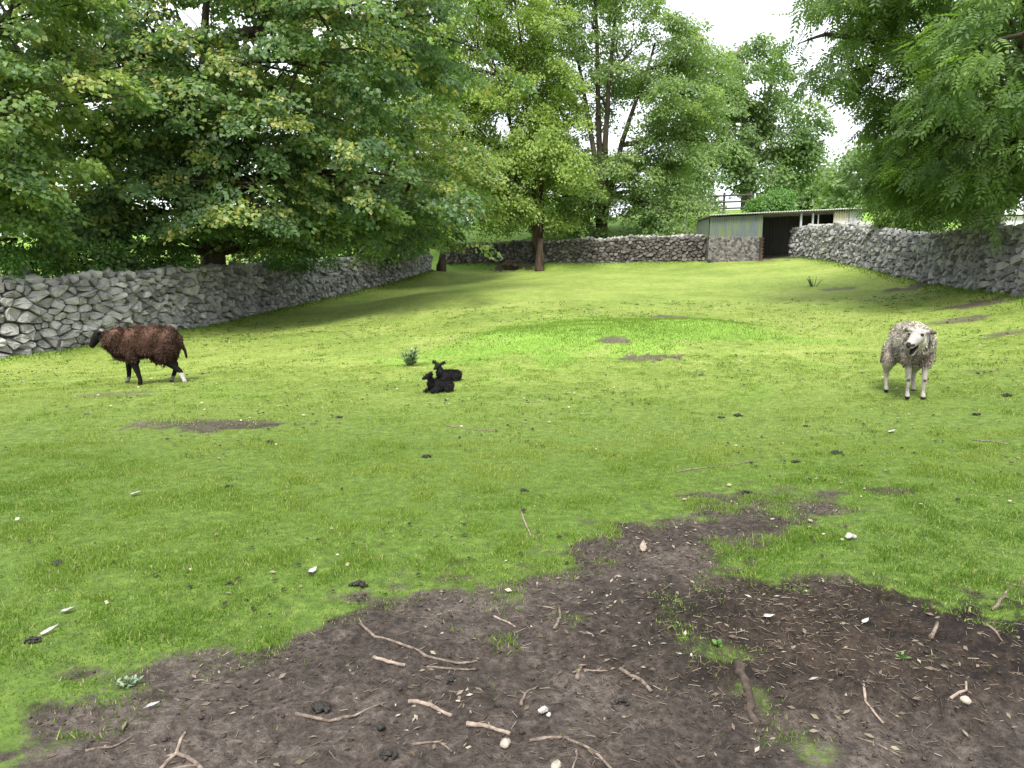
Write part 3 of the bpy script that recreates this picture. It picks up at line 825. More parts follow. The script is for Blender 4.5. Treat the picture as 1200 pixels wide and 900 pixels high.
def clump_centres(lobes, n, inner=.45, seed=0):
    r = np.random.default_rng(seed)
    wts = np.array([l[3] * l[4] + l[4] * l[5] + l[3] * l[5] for l in lobes]); wts = wts / wts.sum()
    li = r.choice(len(lobes), n, p=wts)
    L = np.array([l[:6] for l in lobes])[li]
    d = unit(r.normal(size=(n, 3)))
    rad = inner + (1 - inner) * r.uniform(0, 1, n) ** .55
    bumpv = .82 + .36 * fbm(d[:, 0] * 2.3 + li * 9.1 + 50, d[:, 2] * 2.3 + d[:, 1] * 1.7 + 50, 5 + seed)
    c = L[:, :3] + d * L[:, 3:6] * (rad * bumpv)[:, None]
    return c, d, li
def tree(name, label, base, lobes, nclump, per, cr, size, shape, leafmat, barkmat, trunk_r, trunk_top, seed, tint_mid=.5, flat=.45, yellow=0.0,
         compound=0, group=None, stems=None, twig=3, cat='tree', flop=.5, boughs=None):
    r = np.random.default_rng(seed); rr = random.Random(seed)
    bz = gz(base[0], base[1])
    root = thing(name, label, cat, (base[0], base[1], bz), 0, group)
    o3 = np.array((base[0], base[1], bz))
    if boughs:
        # spread leafy boughs over the crown; each is a dome, open underneath
        nb, rb, nfill = boughs
        bc, bd, bl = clump_centres(lobes, nb, .72, seed + 500)
        rbs = rb * r.uniform(.7, 1.35, nb)
        bl_ = [(*bc[i], rbs[i], rbs[i], rbs[i] * .62) for i in range(nb)]
        c, d, li = clump_centres(bl_, nclump, .8, seed)
        od = unit(bd[li] * .5 + d); kp = (d[:, 2] > -.25) & ((d * bd[li]).sum(1) > -.55)
        c, d, li = c[kp], od[kp], bl[li[kp]]
        # thinner foliage filling the inside
        fc, fd, fl_ = clump_centres([(*l[:3], l[3] * .86, l[4] * .86, l[5] * .86) for l in lobes], nfill, .35, seed + 900)
        c, d, li = np.concatenate([c, fc]), np.concatenate([d, fd]), np.concatenate([li, fl_])
    else:
        c, d, li = clump_centres(lobes, nclump, seed=seed)
    keep = c[:, 2] > H(c[:, 0], c[:, 1]) + .35
    c, d, li = c[keep], d[keep], li[keep]; n = len(c)
    # trunk and limbs
    mt = MB(); mbz = MB()
    tops = stems or [(0, 0, trunk_top)]
    stempts = []
    for (sx, sy, sz) in tops:
        pts, rad = [], []
        K = 9
        for k in range(K):
            t = k / (K - 1)
            pts.append((sx * t ** 1.4 + rr.uniform(-.06, .06) * trunk_r * 4 * (k > 0), sy * t ** 1.4 + rr.uniform(-.06, .06) * trunk_r * 4 * (k > 0), -.3 + t * (sz + .3)))
            rad.append(trunk_r / len(tops) ** .4 * (1.25 if k == 0 else 1) * (1 - .78 * t) + .01)
        mt.tube(pts, rad, 10); stempts.append([np.array(q) for q in pts])
    mt.build('trunk', barkmat, root, True)
    limb = {}
    for i, l in enumerate(lobes):
        ce = np.array(l[:3]) - o3
        sp = min(stempts, key=lambda P: min(np.linalg.norm(q - ce) for q in P))
        cand = [q for q in sp[2:] if q[2] < ce[2] + .2] or [sp[2]]
        st = min(cand[-4:], key=lambda q: np.linalg.norm(q - ce))
        mid = (st + ce) / 2 + np.array((rr.uniform(-.3, .3), rr.uniform(-.3, .3), rr.uniform(.0, .5))) * np.linalg.norm(ce - st) * .25
        P = [(1 - t) ** 2 * st + 2 * t * (1 - t) * mid + t * t * ce for t in np.linspace(0, 1, 7)]
        r0 = min(trunk_r * .42, .035 + .022 * np.linalg.norm(ce - st))
        mbz.tube(P, [r0 * (1 - .7 * t) for t in np.linspace(0, 1, 7)], 6)
        limb[i] = (P, r0)
    for k in range(0, n, twig):
        P, r0 = limb[li[k]]; e = c[k] - o3
        s = P[rr.randint(2, 6)]
        mid = (s + e) / 2 + np.array((rr.uniform(-.2, .2), rr.uniform(-.2, .2), rr.uniform(0, .3))) * np.linalg.norm(e - s) * .4
        mbz.tube([s, mid * .75 + s * .25 * 1.0, mid * .6 + e * .4, e], [r0 * .34, r0 * .26, r0 * .17, .008], 4, False)
    mbz.build('branches', barkmat, root, True)
    # foliage
    m = per
    ce = np.repeat(c - o3, m, 0); out = np.repeat(d, m, 0); N = len(ce)
    crs = np.repeat(cr * r.uniform(.65, 1.35, n), m)
    off = unit(r.normal(size=(N, 3))) * (r.uniform(0, 1, N) ** .45)[:, None]
    off *= crs[:, None]; off[:, 2] *= flat
    oxy = out.copy(); oxy[:, 2] = 0
    off[:, 2] -= (off * oxy).sum(1) * flop + .25 * (off[:, 0] ** 2 + off[:, 1] ** 2) / crs
    pos = ce + off
    up = np.array((0, 0, 1.0))
    nrm = up * .8 + out * .5 + r.normal(size=(N, 3)) * .45
    ax = oxy * .6 + off / crs[:, None] * .6 - up * .45 + r.normal(size=(N, 3)) * .4
    tc_ = np.repeat(r.normal(0, .13, n) + .10 * d[:, 2], m)  # up-facing clumps tinted paler, painting light on the bough tops
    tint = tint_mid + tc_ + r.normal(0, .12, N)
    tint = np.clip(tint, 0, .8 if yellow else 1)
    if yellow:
        yc = np.repeat((r.uniform(0, 1, n) < yellow * (1 + .8 * d[:, 2])), m) & (r.uniform(0, 1, N) < .45)  # seed clusters, set thicker on bough tops to paint them lit
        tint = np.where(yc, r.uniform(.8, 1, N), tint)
    sz = size * r.uniform(.65, 1.3, N)
    if compound:
        # each leaf is a stalk of paired narrow leaflets
        axu = unit(ax); nn = unit(nrm - (nrm * axu).sum(1, keepdims=True) * axu); sd_ = np.cross(axu, nn)
        PP, AA, NN, SS, TT = [], [], [], [], []
        for q in range(compound):
            t = (q // 2 + .6) / (compound / 2); side = -1 if q % 2 else 1
            if q == compound - 1: side, t = 0, 1.05
            PP.append(pos + axu * (sz * t)[:, None] - nn * (sz * .25 * t * t)[:, None])
            AA.append(axu * (.55 if side else 1) + sd_ * side * .85 - up * .12); NN.append(nn + r.normal(size=(N, 3)) * .15)
            SS.append(sz * .42); TT.append(tint)
        pos, ax, nrm, sz, tint = (np.concatenate(v) for v in (PP, AA, NN, SS, TT))
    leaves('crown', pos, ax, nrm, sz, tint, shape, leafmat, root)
    return root

def W(px, py, Y): return tuple(at(px, py, Y))
def lobe(px, py, Y, rx, ry=None, rz=None):
    p = at(px, py, Y); return (p[0], p[1], p[2], rx, ry or rx, rz or rx * .8)

# big sycamore over the left wall
tree('sycamore_tree', 'huge dark sycamore with yellowish seed clusters leaning over the left wall', (-8.75, 22.8),
     [lobe(250, 60, 22, 4.2, 4, 2.8), lobe(150, 120, 21, 3.0, 3, 2.2), lobe(330, 130, 20.5, 2.7, 2.6, 2.0), lobe(400, 60, 21.5, 3.0, 3, 2.4), lobe(420, 200, 21.5, 2.5, 2.6, 1.6),
      lobe(300, 215, 20, 2.2, 2, 1.4), lobe(170, 215, 19.6, 2.2, 2, 1.5), lobe(480, 215, 23, 1.9, 2.5, 1.5), lobe(250, -120, 22.5, 5.5, 5, 3.2), lobe(500, 20, 24, 2.3, 3, 2.4),
      lobe(120, 20, 20, 2.6, 2.6, 2.2), lobe(345, 262, 22.5, 2.2, 1.8, .75), lobe(140, 268, 20.5, 1.8, 1.4, .6), lobe(445, 262, 24.5, 2.0, 2, .85), lobe(100, 255, 19.5, 1.4, 1.2, .8), lobe(220, 262, 20.6, 1.3, 1, .6), lobe(400, 268, 22.5, 1.6, 1.4, .6), lobe(290, 262, 21, 1.0, 1, .5), lobe(505, 255, 25.5, 1.3, 1.5, .9), lobe(230, 150, 20.0, 2.6, 2, 1.8), lobe(60, 170, 20.5, 1.8, 1.6, 1.6), lobe(180, 275, 20.2, 1.5, 1, .55), lobe(340, 275, 22.2, 1.6, 1, .5), lobe(90, 285, 18.8, 1.2, .8, .5), lobe(260, 250, 20, 1.6, 1.2, .8)],
     1750, 105, .48, .122, 'kite', M['syc'], M['bark'], .42, 7.5, 3, .36, .4, .3, boughs=(130, 1.2, 800), twig=5)
tree('sycamore_tree', 'smaller sycamore with drooping yellow green branches at the end of the left wall', (-6.3, 33.5),
     [lobe(470, 200, 33, 3.0, 3, 2.4), lobe(520, 235, 33.5, 2.0, 2.4, 1.6), lobe(430, 120, 33, 3, 3, 2.6), lobe(490, 262, 34.5, 2.2, 2, .9), lobe(545, 215, 35, 1.3, 1.8, 1.6), lobe(440, 275, 33, 1.6, 1.6, .6)],
     640, 95, .58, .145, 'kite', M['syc'], M['bark'], .3, 6, 4, .52, .4, .4, boughs=(40, 1.2, 220), twig=5)
tree('sycamore_tree', 'light green leafy tree filling the upper left corner beside the wall', (-13.4, 17.2),
     [lobe(-30, 40, 16.5, 2.2, 2, 2.2), lobe(15, 130, 15.6, 1.5, 1.5, 1.6), lobe(-40, 190, 16, 1.8, 1.8, 1.6), lobe(25, 225, 16.2, 1.1, 1.2, 1.0), lobe(10, 20, 16, 1.5, 1.5, 1.6), lobe(20, 280, 16.8, 1.0, .9, .7)],
     440, 95, .38, .105, 'kite', M['syc'], M['bark'], .25, 5, 5, .56, .4, .12, boughs=(40, .8, 170), twig=5)
# ashes along the far wall
tree('ash_tree', 'light green ash with a stout reddish trunk before the far wall', (1.4, 40.6),
     [lobe(560, 60, 41, 4.0, 3.5, 3.6), lobe(530, 160, 40.5, 3.0, 3, 2.6), lobe(600, 150, 40, 2.6, 2.6, 2.6), lobe(590, 235, 39.5, 2.6, 2.4, 1.6), lobe(560, -60, 41.5, 4.2, 4, 3), lobe(635, 215, 39.8, 1.5, 1.8, 1.6),
      lobe(505, 80, 41, 2.4, 2.6, 2.8), lobe(640, 150, 40.5, 1.2, 1.6, 1.6), lobe(625, 262, 39.6, 1.6, 1.4, .6), lobe(634, 272, 38.8, 1.2, .8, .45), lobe(575, 262, 40, 1.8, 1.4, .8), lobe(540, 235, 41, 2.0, 1.6, 1.6), lobe(640, 185, 40.6, 1.5, 1.5, 1.8), lobe(660, 262, 40.6, 1.4, 1.2, .7), lobe(600, 200, 40.4, 2.0, 1.6, 1.8), lobe(570, 195, 40, 2.4, 2.2, 2.2), lobe(620, 95, 40.5, 2.0, 2, 2.6)],
     1250, 125, .7, .155, 'oval', M['ash_light'], M['bark_red'], .24, 13, 6, .5, .5, boughs=(80, 1.5, 420), twig=5, stems=[(-1.2, 0, 13), (-2.6, .4, 11), (.4, .2, 8)])
tree('ash_tree', 'tall open ash with several dark stems behind the far wall', (4.9, 42.6),
     [lobe(640, 60, 43, 1.6, 2, 2.4), lobe(690, 20, 43, 2.2, 2.2, 2.6), lobe(740, 60, 42.5, 2.6, 2.4, 2.4), lobe(800, 110, 42, 2.4, 2.4, 2.4), lobe(770, 175, 42, 2.9, 2.6, 2.2), lobe(830, 165, 42, 1.4, 1.8, 2.0),
      lobe(665, 180, 43, 2.0, 1.8, 2.0), lobe(645, 235, 42.6, 1.8, 1.6, 1.5), lobe(720, 225, 42, 2.3, 2.2, 1.6), lobe(680, 250, 42, 2.2, 1.8, 1.1), lobe(770, 250, 41.6, 2.2, 1.6, 1.0), lobe(830, 80, 43, 1.4, 1.6, 1.4), lobe(720, -60, 43, 4.0, 3, 2.4), lobe(650, 130, 43.5, 1.2, 1.5, 1.6), lobe(700, 110, 44.5, 2.0, 1.2, 2.4), lobe(705, 262, 41.8, 2.0, 1.2, .7), lobe(800, 215, 42, 2.0, 1.8, 1.6), lobe(740, 205, 42, 2.2, 1.8, 1.8), lobe(800, 250, 42, 1.8, 1.4, .8), lobe(690, 205, 42.4, 1.8, 1.6, 1.6)],
     1150, 120, .7, .155, 'oval', M['ash_mid'], M['bark'], .36, 13, 7, .42, .5, boughs=(85, 1.35, 330), twig=5, stems=[(-.6, 0, 14), (.6, .2, 13.5), (2.6, -.3, 10), (-1.8, .2, 11)])
tree('ash_tree', 'distant ash with pale forked trunk above the shed', (16.8, 56),
     [lobe(850, 150, 56, 3.2, 3, 2.8), lobe(880, 90, 56, 2.4, 2.4, 2.6), lobe(920, 150, 56, 2.7, 2.6, 2.8), lobe(900, 200, 55.5, 2.6, 2.4, 1.7), lobe(830, 195, 55.5, 2.2, 2, 1.6), lobe(940, 190, 56, 1.6, 2, 1.8), lobe(820, 110, 56.5, 2.0, 2, 2)],
     250, 120, 1.0, .26, 'oval', M['ash_far'], M['bark_pale'], .5, 11, 8, .5, .5, stems=[(-1.0, 0, 11), (1.6, .3, 10)])
for i, (px, py, Y, s, lab) in enumerate(((965, 222, 78, 2.8, 'hazy distant tree between the far ash and the right hand foliage'), (1018, 205, 70, 3.8, 'tall distant tree half hidden behind the right hand ash'),
                                         (935, 228, 95, 3.0, 'small faraway tree low on the skyline right of the round bush'), (640, 225, 85, 4.5, 'pale faraway tree seen through the ash stems'),
                                         (790, 228, 82, 3.6, 'faraway tree behind the rail fence'), (70, 245, 60, 6.0, 'faraway tree glimpsed through gaps in the leftmost foliage'), (380, 240, 75, 6.0, 'faraway tree hidden behind the big sycamore'),
                                         (1120, 190, 60, 5.5, 'faraway tree behind the right hand ash'))):
    p = at(px, py, Y); b = gz(p[0], p[1])
    s2 = min(s, (p[2] - b) * 1.1 + 1)
    tree('distant_tree', lab, (p[0], Y), [(p[0], Y, p[2], s, s, s * .9), (p[0] - s * .6, Y, p[2] - s * .55, s * .7, s * .7, s * .6), (p[0] + s * .6, Y, p[2] - s * .5, s * .7, s * .7, s * .6)],
         95, 90, 1.2, .4, 'oval', M['ash_far'], M['bark'], .25, max(p[2] - b, 2), 40 + i, .55, .55, group='far trees on the skyline')
# the ash overhanging the right wall
tree('ash_tree', 'large dark ash with feathery leaves overhanging the right wall', (13.2, 21.8),
     [lobe(1110, 70, 19.5, 2.6, 2.4, 2.2), lobe(1170, 130, 17, 2.2, 2.2, 1.8), lobe(1078, 150, 20, 1.4, 1.8, 1.5), lobe(1110, 180, 19.5, 1.9, 2, 1.3), lobe(1090, 206, 21.5, 1.2, 1.4, .8),
      lobe(1165, 200, 18, 1.5, 1.6, .9), lobe(1200, 40, 15, 1.8, 1.8, 1.8), lobe(968, 40, 18.5, .8, .9, 1.1), lobe(1062, 55, 19, 1.1, 1.4, 1.3), lobe(1050, -40, 18, 2.0, 2, .8),
      lobe(1150, -80, 19, 3.8, 3.2, 2.4), lobe(1100, 234, 20.3, .8, .8, .35), lobe(1066, 236, 22, .7, .8, .35), lobe(1230, 190, 16.5, 1.6, 1.6, 1.4), lobe(1062, 195, 22.5, .9, 1.2, .9)],
     430, 34, .55, .3, 'narrow', M['ash'], M['bark'], .36, 9, 9, .42, .55, compound=9, stems=[(-1.4, -1.5, 9), (-.4, -3.0, 7.5)], twig=2)
# bushes
def bush(label, px, py, Y, rx, rz, n, per, size, mat, seed, dense=.35):
    p = at(px, py, Y)
    return tree('round_bush', label, (p[0], Y), [(p[0], Y, p[2], rx, rx, rz)], n, per, dense, size, 'oval', mat, M['bark'], .08, max(.4, p[2] - gz(p[0], Y)), seed, .5, .7, cat='bush', twig=4)
bush('dense rounded green bush peeping over the shed roof', 905, 242, 46, 1.35, 1.1, 160, 60, .13, M['bush'], 61)
bush('bright green shrub behind the wall below the leftmost tree', 5, 312, 16.4, .8, .5, 60, 70, .08, M['bush'], 62, .25)
bush('dark undergrowth shrub right of the short post behind the left wall', 95, 300, 18.6, 1.1, .6, 70, 60, .09, M['bush'], 63, .3)
bush('shady undergrowth shrub behind the left wall under the sycamore', 190, 303, 20.5, 1.0, .45, 60, 60, .09, M['bush'], 64, .3)
bush('broad shady shrub behind the left wall just right of the sycamore trunk', 330, 296, 26, 1.7, .6, 80, 60, .11, M['bush'], 68, .35)
bush('leafy shrub behind the left wall beneath the smaller sycamore', 420, 288, 33.5, 2.0, .7, 80, 60, .13, M['bush'], 69, .4)
bush('low shrub behind the far wall between the ash trunks', 665, 268, 44, 1.6, .9, 70, 60, .15, M['bush'], 65, .45)
bush('low shrub behind the far wall right of the open ash', 760, 268, 43.5, 1.8, .8, 80, 60, .15, M['bush'], 66, .45)
bush('leafy shrub growing behind the right wall beneath the ash', 1060, 256, 27.5, 1.0, .55, 80, 70, .12, M['ash'], 67, .35)

# stumps and old trunk bits by the far corner
def stump(name, label, px, py, Y, r, h, lean, seed):
    q = random.Random(seed); p = at(px, py, Y); z = gz(p[0], Y); mb = MB()
    pts = [(lean[0] * t + q.uniform(-.04, .04), lean[1] * t, -.2 + (h + .2) * t) for t in (0, .15, .4, .7, 1)]
    mb.tube(pts, [r * 1.5, r * 1.15, r, r * .9, r * .75], 9)
    mb.tube([(r * .7, 0, -.1), (r * .9, -.05, h * .4), (r * .55, 0, h * .85)], [r * .5, r * .4, r * .2], 7)
    mb.tube([(-r * .8, -.1, -.1), (-r * .8, -.1, h * .3), (-r * .5, 0, h * .6)], [r * .45, r * .35, r * .15], 7)
    return tag(mb.build(name, M['bark_red'], None, True, (p[0], Y, z)), label, 'stump')
stump('tree_stump', 'pair of reddish stump stems where left wall meets far wall', 517, 311, 38.7, .2, .95, (.1, 0), 1)
stump('tree_stump', 'rough brown old trunk standing close against the far wall', 632, 308, 39.4, .19, 1.6, (.05, .1), 2)
p = at(598, 303, 40.4)
o = obj('boulder', hull_mesh('boulder', 26, (.45, .35, .33), 77), M['bark_red'], None, (p[0], 40.2, gz(p[0], 40.2) + .2)); tag(o, 'brown rounded boulder at the foot of the far wall', 'boulder')

# ------------------------------------------------------------------ animals
def coat_mat(name, rough=.85, spec=.15, nscale=60):
    m, n, l, b = newmat(name)
    a = n.new('ShaderNodeAttribute'); a.attribute_name = 'col'
    t = noise(n, l, nscale, 4, .65, texco(n)).outputs['Fac']
    rm = ramp(n, [(.3, (.55, .55, .55)), (.7, (1.3, 1.3, 1.3))]); l.new(t, rm.inputs[0])
    l.new(mixc(n, l, 1.0, a.outputs['Color'], rm.outputs[0], 'MULTIPLY'), b.inputs['Base Color'])
    b.inputs['Roughness'].default_value = rough; b.inputs['Specular IOR Level'].default_value = spec
    bump(n, l, t, .6, .01, b)
    return m
M['coat'] = coat_mat('animal_coat')
M['eye'] = newmat('eye')[0]
b_ = M['eye'].node_tree.nodes['Principled BSDF']; b_.inputs['Base Color'].default_value = (.01, .008, .006, 1); b_.inputs['Roughness'].default_value = .15
_b = bmesh.new(); bmesh.ops.create_icosphere(_b, subdivisions=3, radius=1)
SPH = (np.array([v.co[:] for v in _b.verts]), np.array([[v.index for v in f.verts] for f in _b.faces])); _b.free()
def skin(prims, voxel, iters=5):
    """prims: ('e', centre, radii, rotation) ellipsoids or ('c', [(point, radius), ...]) tapered chains -> one continuous mesh"""
    VV, FF, cnt = [], [], [0]
    def sph(c, r3, rot=None):
        v = SPH[0] * np.array(r3)[None]
        if rot is not None: v = v @ np.array(rot).T
        VV.append(v + np.array(c)[None]); FF.append(SPH[1] + cnt[0]); cnt[0] += len(v)
    for pr in prims:
        if pr[0] == 'e': sph(Vector(pr[1]), pr[2], pr[3] if len(pr) > 3 else None)
        else:
            ch = pr[1]
            for (p, r0), (q, r1) in zip(ch, ch[1:]):
                p, q = Vector(p), Vector(q); n = max(2, int((q - p).length / (.3 * min(r0, r1))))
                for k in range(n + 1):
                    t = k / n; r_ = r0 + (r1 - r0) * t; sph(p.lerp(q, t), (r_, r_, r_))
    me = np_mesh('tmp', np.concatenate(VV), [np.concatenate(FF)])
    o = bpy.data.objects.new('tmp', me); COL.objects.link(o)
    md = o.modifiers.new('r', 'REMESH'); md.mode = 'VOXEL'; md.voxel_size = voxel; md.use_smooth_shade = True
    sm = o.modifiers.new('s', 'SMOOTH'); sm.factor = .5; sm.iterations = iters
    dg = bpy.context.evaluated_depsgraph_get(); dg.update()
    out = bpy.data.meshes.new_from_object(o.evaluated_get(dg))
    bpy.data.objects.remove(o); bpy.data.meshes.remove(me)
    return out
def paint(me, fn):
    n = len(me.vertices); co = np.empty(n * 3, dtype=np.float32); me.vertices.foreach_get('co', co); co = co.reshape(-1, 3)
    no = np.empty(n * 3, dtype=np.float32); me.vertices.foreach_get('normal', no); no = no.reshape(-1, 3)
    col, wool = fn(co, no)
    a = me.attributes.new('col', 'FLOAT_COLOR', 'POINT'); a.data.foreach_set('color', np.c_[col, np.ones(n)].astype(np.float32).ravel())
    return co, no, col, wool
def fleece(name, co, no, col, wool, n, ln, wd, parent, seed, tipcol, down=.55, spread=.5, lift=0.0, fs=1.0):
    r = np.random.default_rng(seed)
    ids = r.choice(len(co), n, p=wool / wool.sum())
    p = co[ids] + r.normal(0, .006, (n, 3)); nr = no[ids]
    q = p * 17.0
    flow = fs * np.stack([np.sin(q[:, 1] * 1.7 + 2.1 * np.sin(q[:, 2])), np.sin(q[:, 2] * 1.3 + 1.7 * np.sin(q[:, 0])), np.sin(q[:, 0] * 1.5 + 2.3 * np.sin(q[:, 1]))], 1)
    d = nr * .45 + np.array((-.12, 0, -down)) + r.normal(size=(n, 3)) * spread * .45 + flow * .45
    top = np.clip(nr[:, 2:3], 0, 1); d = d + nr * top * (.25 + lift)
    d = unit(d); t = unit(np.cross(d, nr) + r.normal(size=(n, 3)) * .2)
    L = ln * (r.uniform(.5, 1.2, n) * (1.1 + .6 * flow[:, 0]))[:, None]; w_ = wd * r.uniform(.6, 1.3, n)[:, None]
    lock = (r.uniform(.8, 1.2, n) * (1 + .28 * flow[:, 1]))[:, None]
    V = np.stack([p - t * w_ - nr * .006, p + t * w_ - nr * .006, p + d * L * .55 + t * w_ * .7 + nr * .006, p + d * L - nr * .004, p + d * L * .55 - t * w_ * .7 + nr * .006], 1).reshape(-1, 3)
    mixv = r.uniform(0, 1, n)[:, None]
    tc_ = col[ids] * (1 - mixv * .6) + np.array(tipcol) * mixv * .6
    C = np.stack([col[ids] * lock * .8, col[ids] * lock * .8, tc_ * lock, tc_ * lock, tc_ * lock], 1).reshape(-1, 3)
    me = np_mesh(name, V, [np.arange(len(V)).reshape(-1, 5)], {'col': np.clip(C, 0, 1)})
    return obj(name, me, M['coat'], parent)
def eyes(root, pts, r_):
    for p in pts:
        bm = bmesh.new(); bmesh.ops.create_uvsphere(bm, u_segments=10, v_segments=8, radius=r_)
        me = bpy.data.meshes.new('eye'); bm.to_mesh(me); bm.free(); obj('eye', me, M['eye'], root, p)
def RZ(a): return Matrix.Rotation(a, 3, 'Z')
def RY(a): return Matrix.Rotation(a, 3, 'Y')

# --- brown ewe walking to the left
pb = gpt(171, 450)
bs = thing('sheep', 'shaggy brown sheep with black head walking left by the left wall', 'sheep', (pb[0], pb[1], gz(pb[0], pb[1])), math.pi + R(8))
prims = [('e', (-.02, 0, .60), (.47, .20, .20)), ('e', (-.27, 0, .60), (.23, .20, .205)), ('e', (.24, 0, .56), (.21, .175, .215)), ('e', (-.04, 0, .52), (.36, .185, .14)),
         ('c', [((.30, 0, .60), .19), ((.42, 0, .635), .125), ((.51, 0, .68), .088)]),
         ('c', [((.53, 0, .70), .082), ((.575, 0, .69), .074), ((.635, 0, .61), .054), ((.665, 0, .555), .042)]),
         ('e', (.535, .105, .735), (.026, .07, .022), RZ(.35)), ('e', (.535, -.105, .735), (.026, .07, .022), RZ(-.35)),
         # fore legs
         ('c', [((.13, .10, .42), .085), ((.10, .10, .30), .052), ((.065, .10, .18), .036), ((.035, .10, .07), .027), ((.045, .10, .022), .034)]),
         ('c', [((.22, -.10, .42), .085), ((.235, -.10, .31), .05), ((.245, -.10, .2), .036), ((.25, -.10, .09), .027), ((.275, -.10, .04), .032)]),
         # hind legs: stifle forward, hock back
         ('c', [((-.33, .11, .47), .13), ((-.33, .12, .36), .085), ((-.42, .12, .26), .047), ((-.50, .12, .19), .035), ((-.545, .12, .07), .027), ((-.555, .12, .022), .034)]),
         ('c', [((-.31, -.11, .47), .13), ((-.29, -.12, .36), .085), ((-.37, -.12, .26), .047), ((-.375, -.12, .19), .034), ((-.335, -.12, .08), .027), ((-.31, -.12, .03), .033)]),
         ('e', (-.20, 0, .34), (.1, .085, .07)), ('c', [((-.17, .03, .3), .02), ((-.165, .03, .265), .014)]), ('c', [((-.21, -.03, .3), .02), ((-.215, -.03, .265), .014)]),
         ('c', [((-.47, 0, .64), .05), ((-.51, 0, .55), .03), ((-.55, 0, .46), .022), ((-.565, 0, .37), .018)])]
me = skin(prims, .0105, 4)
def pf(co, no):
    x, y, z = co.T
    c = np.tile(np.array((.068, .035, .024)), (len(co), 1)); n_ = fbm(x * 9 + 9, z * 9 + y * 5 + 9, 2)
    c = c * (.45 + 1.1 * n_)[:, None] * (.55 + .45 * sstep(.32, .55, z))[:, None]  # lower wool darkened, shade of the underside painted in
    c = c + np.array((.085, .053, .038)) * (sstep(.5, .8, z) * n_)[:, None]  # tan added along the back, painting the light from above
    head = (x > .478 - .25 * (z - .7)); leg = (z < .335) & (np.abs(x + .2) > .12) & (x < .30); leg |= z < .26
    blk = np.array((.008, .007, .007)); c[head] = blk; c[leg] = blk; c[x < -.52] = (.016, .011, .009)
    sock = (x < -.47) & (z < .17); c[sock] = (.5, .48, .46); sock2 = (x < -.49) & (z < .05); c[sock2] = (.25, .24, .22)
    so_ = (z < .09) & (y < 0); c[so_ & (z > .03)] = (.16, .15, .14)
    cap = (x > .47) & (x < .55) & (z > .745) & (np.abs(y) < .06); c[cap] = (.2, .19, .18)
    wool = np.where(head | leg, 0, 1.0) * np.where(x < -.51, 0, 1); wool[(z < .36) & (x > -.3) & (x < -.1)] = .1
    return c, wool + 1e-6
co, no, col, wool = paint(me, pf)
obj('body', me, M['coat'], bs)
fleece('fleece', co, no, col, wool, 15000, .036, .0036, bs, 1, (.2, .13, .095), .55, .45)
eyes(bs, [(.60, .06, .69), (.60, -.06, .69)], .012)

# --- white ewe facing the camera, bleating
pw = gpt(1064, 469)
dv = np.array((pw[0], pw[1])); dv = dv / np.hypot(*dv); tw = math.atan2(-dv[1], -dv[0])
yaw = tw + R(14)
ww = thing('sheep', 'woolly white sheep facing the camera with its mouth open', 'sheep', (pw[0] + dv[0] * .28, pw[1] + dv[1] * .28, gz(pw[0] + dv[0] * .28, pw[1] + dv[1] * .28)), yaw)
ww.scale = (.95, .92, 1)
hd = Vector((.766, -.643, 0)); hl = Vector((.643, .766, 0))
S0 = Vector((.50, -.07, .70))
def hp(f, s, u): return tuple(S0 + hd * f + hl * s + Vector((0, 0, u)))
ha = math.atan2(hd.y, hd.x)
prims = [('e', (-.02, .01, .60), (.45, .205, .215)), ('e', (.17, .01, .59), (.22, .19, .205)), ('e', (-.25, .0, .60), (.22, .20, .205)), ('e', (.0, 0, .51), (.34, .185, .14)),
         ('c', [((.26, 0, .60), .165), ((.36, -.01, .63), .135), ((.44, -.03, .67), .1)]),
         ('e', tuple(S0), (.1, .078, .085), RZ(ha)),
         ('c', [(hp(.03, 0, -.01), .078), (hp(.10, 0, -.045), .06), (hp(.165, 0, -.078), .05), (hp(.185, 0, -.085), .044)]),
         ('c', [(hp(.02, 0, -.07), .05), (hp(.085, 0, -.135), .036), (hp(.125, 0, -.18), .03)]),
         ('e', hp(-.03, .115, .045), (.034, .072, .026), RZ(ha)), ('e', hp(-.02, -.13, .06), (.034, .075, .026), RZ(ha))]
for s in (1, -1):
    prims.append(('c', [((.25, s * .1, .46), .08), ((.27, s * .09, .34), .038), ((.285, s * .088, .2), .029), ((.275, s * .085, .085), .0205), ((.295, s * .085, .022), .031)]))
prims.append(('c', [((-.3, .1, .48), .13), ((-.26, .145, .36), .09), ((-.36, .14, .24), .035), ((-.36, .135, .15), .027), ((-.33, .135, .08), .022), ((-.305, .135, .022), .031)]))
prims.append(('c', [((-.27, -.12, .48), .13), ((-.2, -.20, .36), .085), ((-.28, -.2, .24), .035), ((-.27, -.2, .15), .027), ((-.24, -.2, .08), .022), ((-.215, -.2, .022), .031)]))
prims.append(('c', [((-.49, 0, .66), .05), ((-.54, 0, .55), .035), ((-.55, 0, .45), .025)]))
me = skin(prims, .0105, 4)
S0n, hdn, hln = np.array(S0), np.array(hd), np.array(hl)
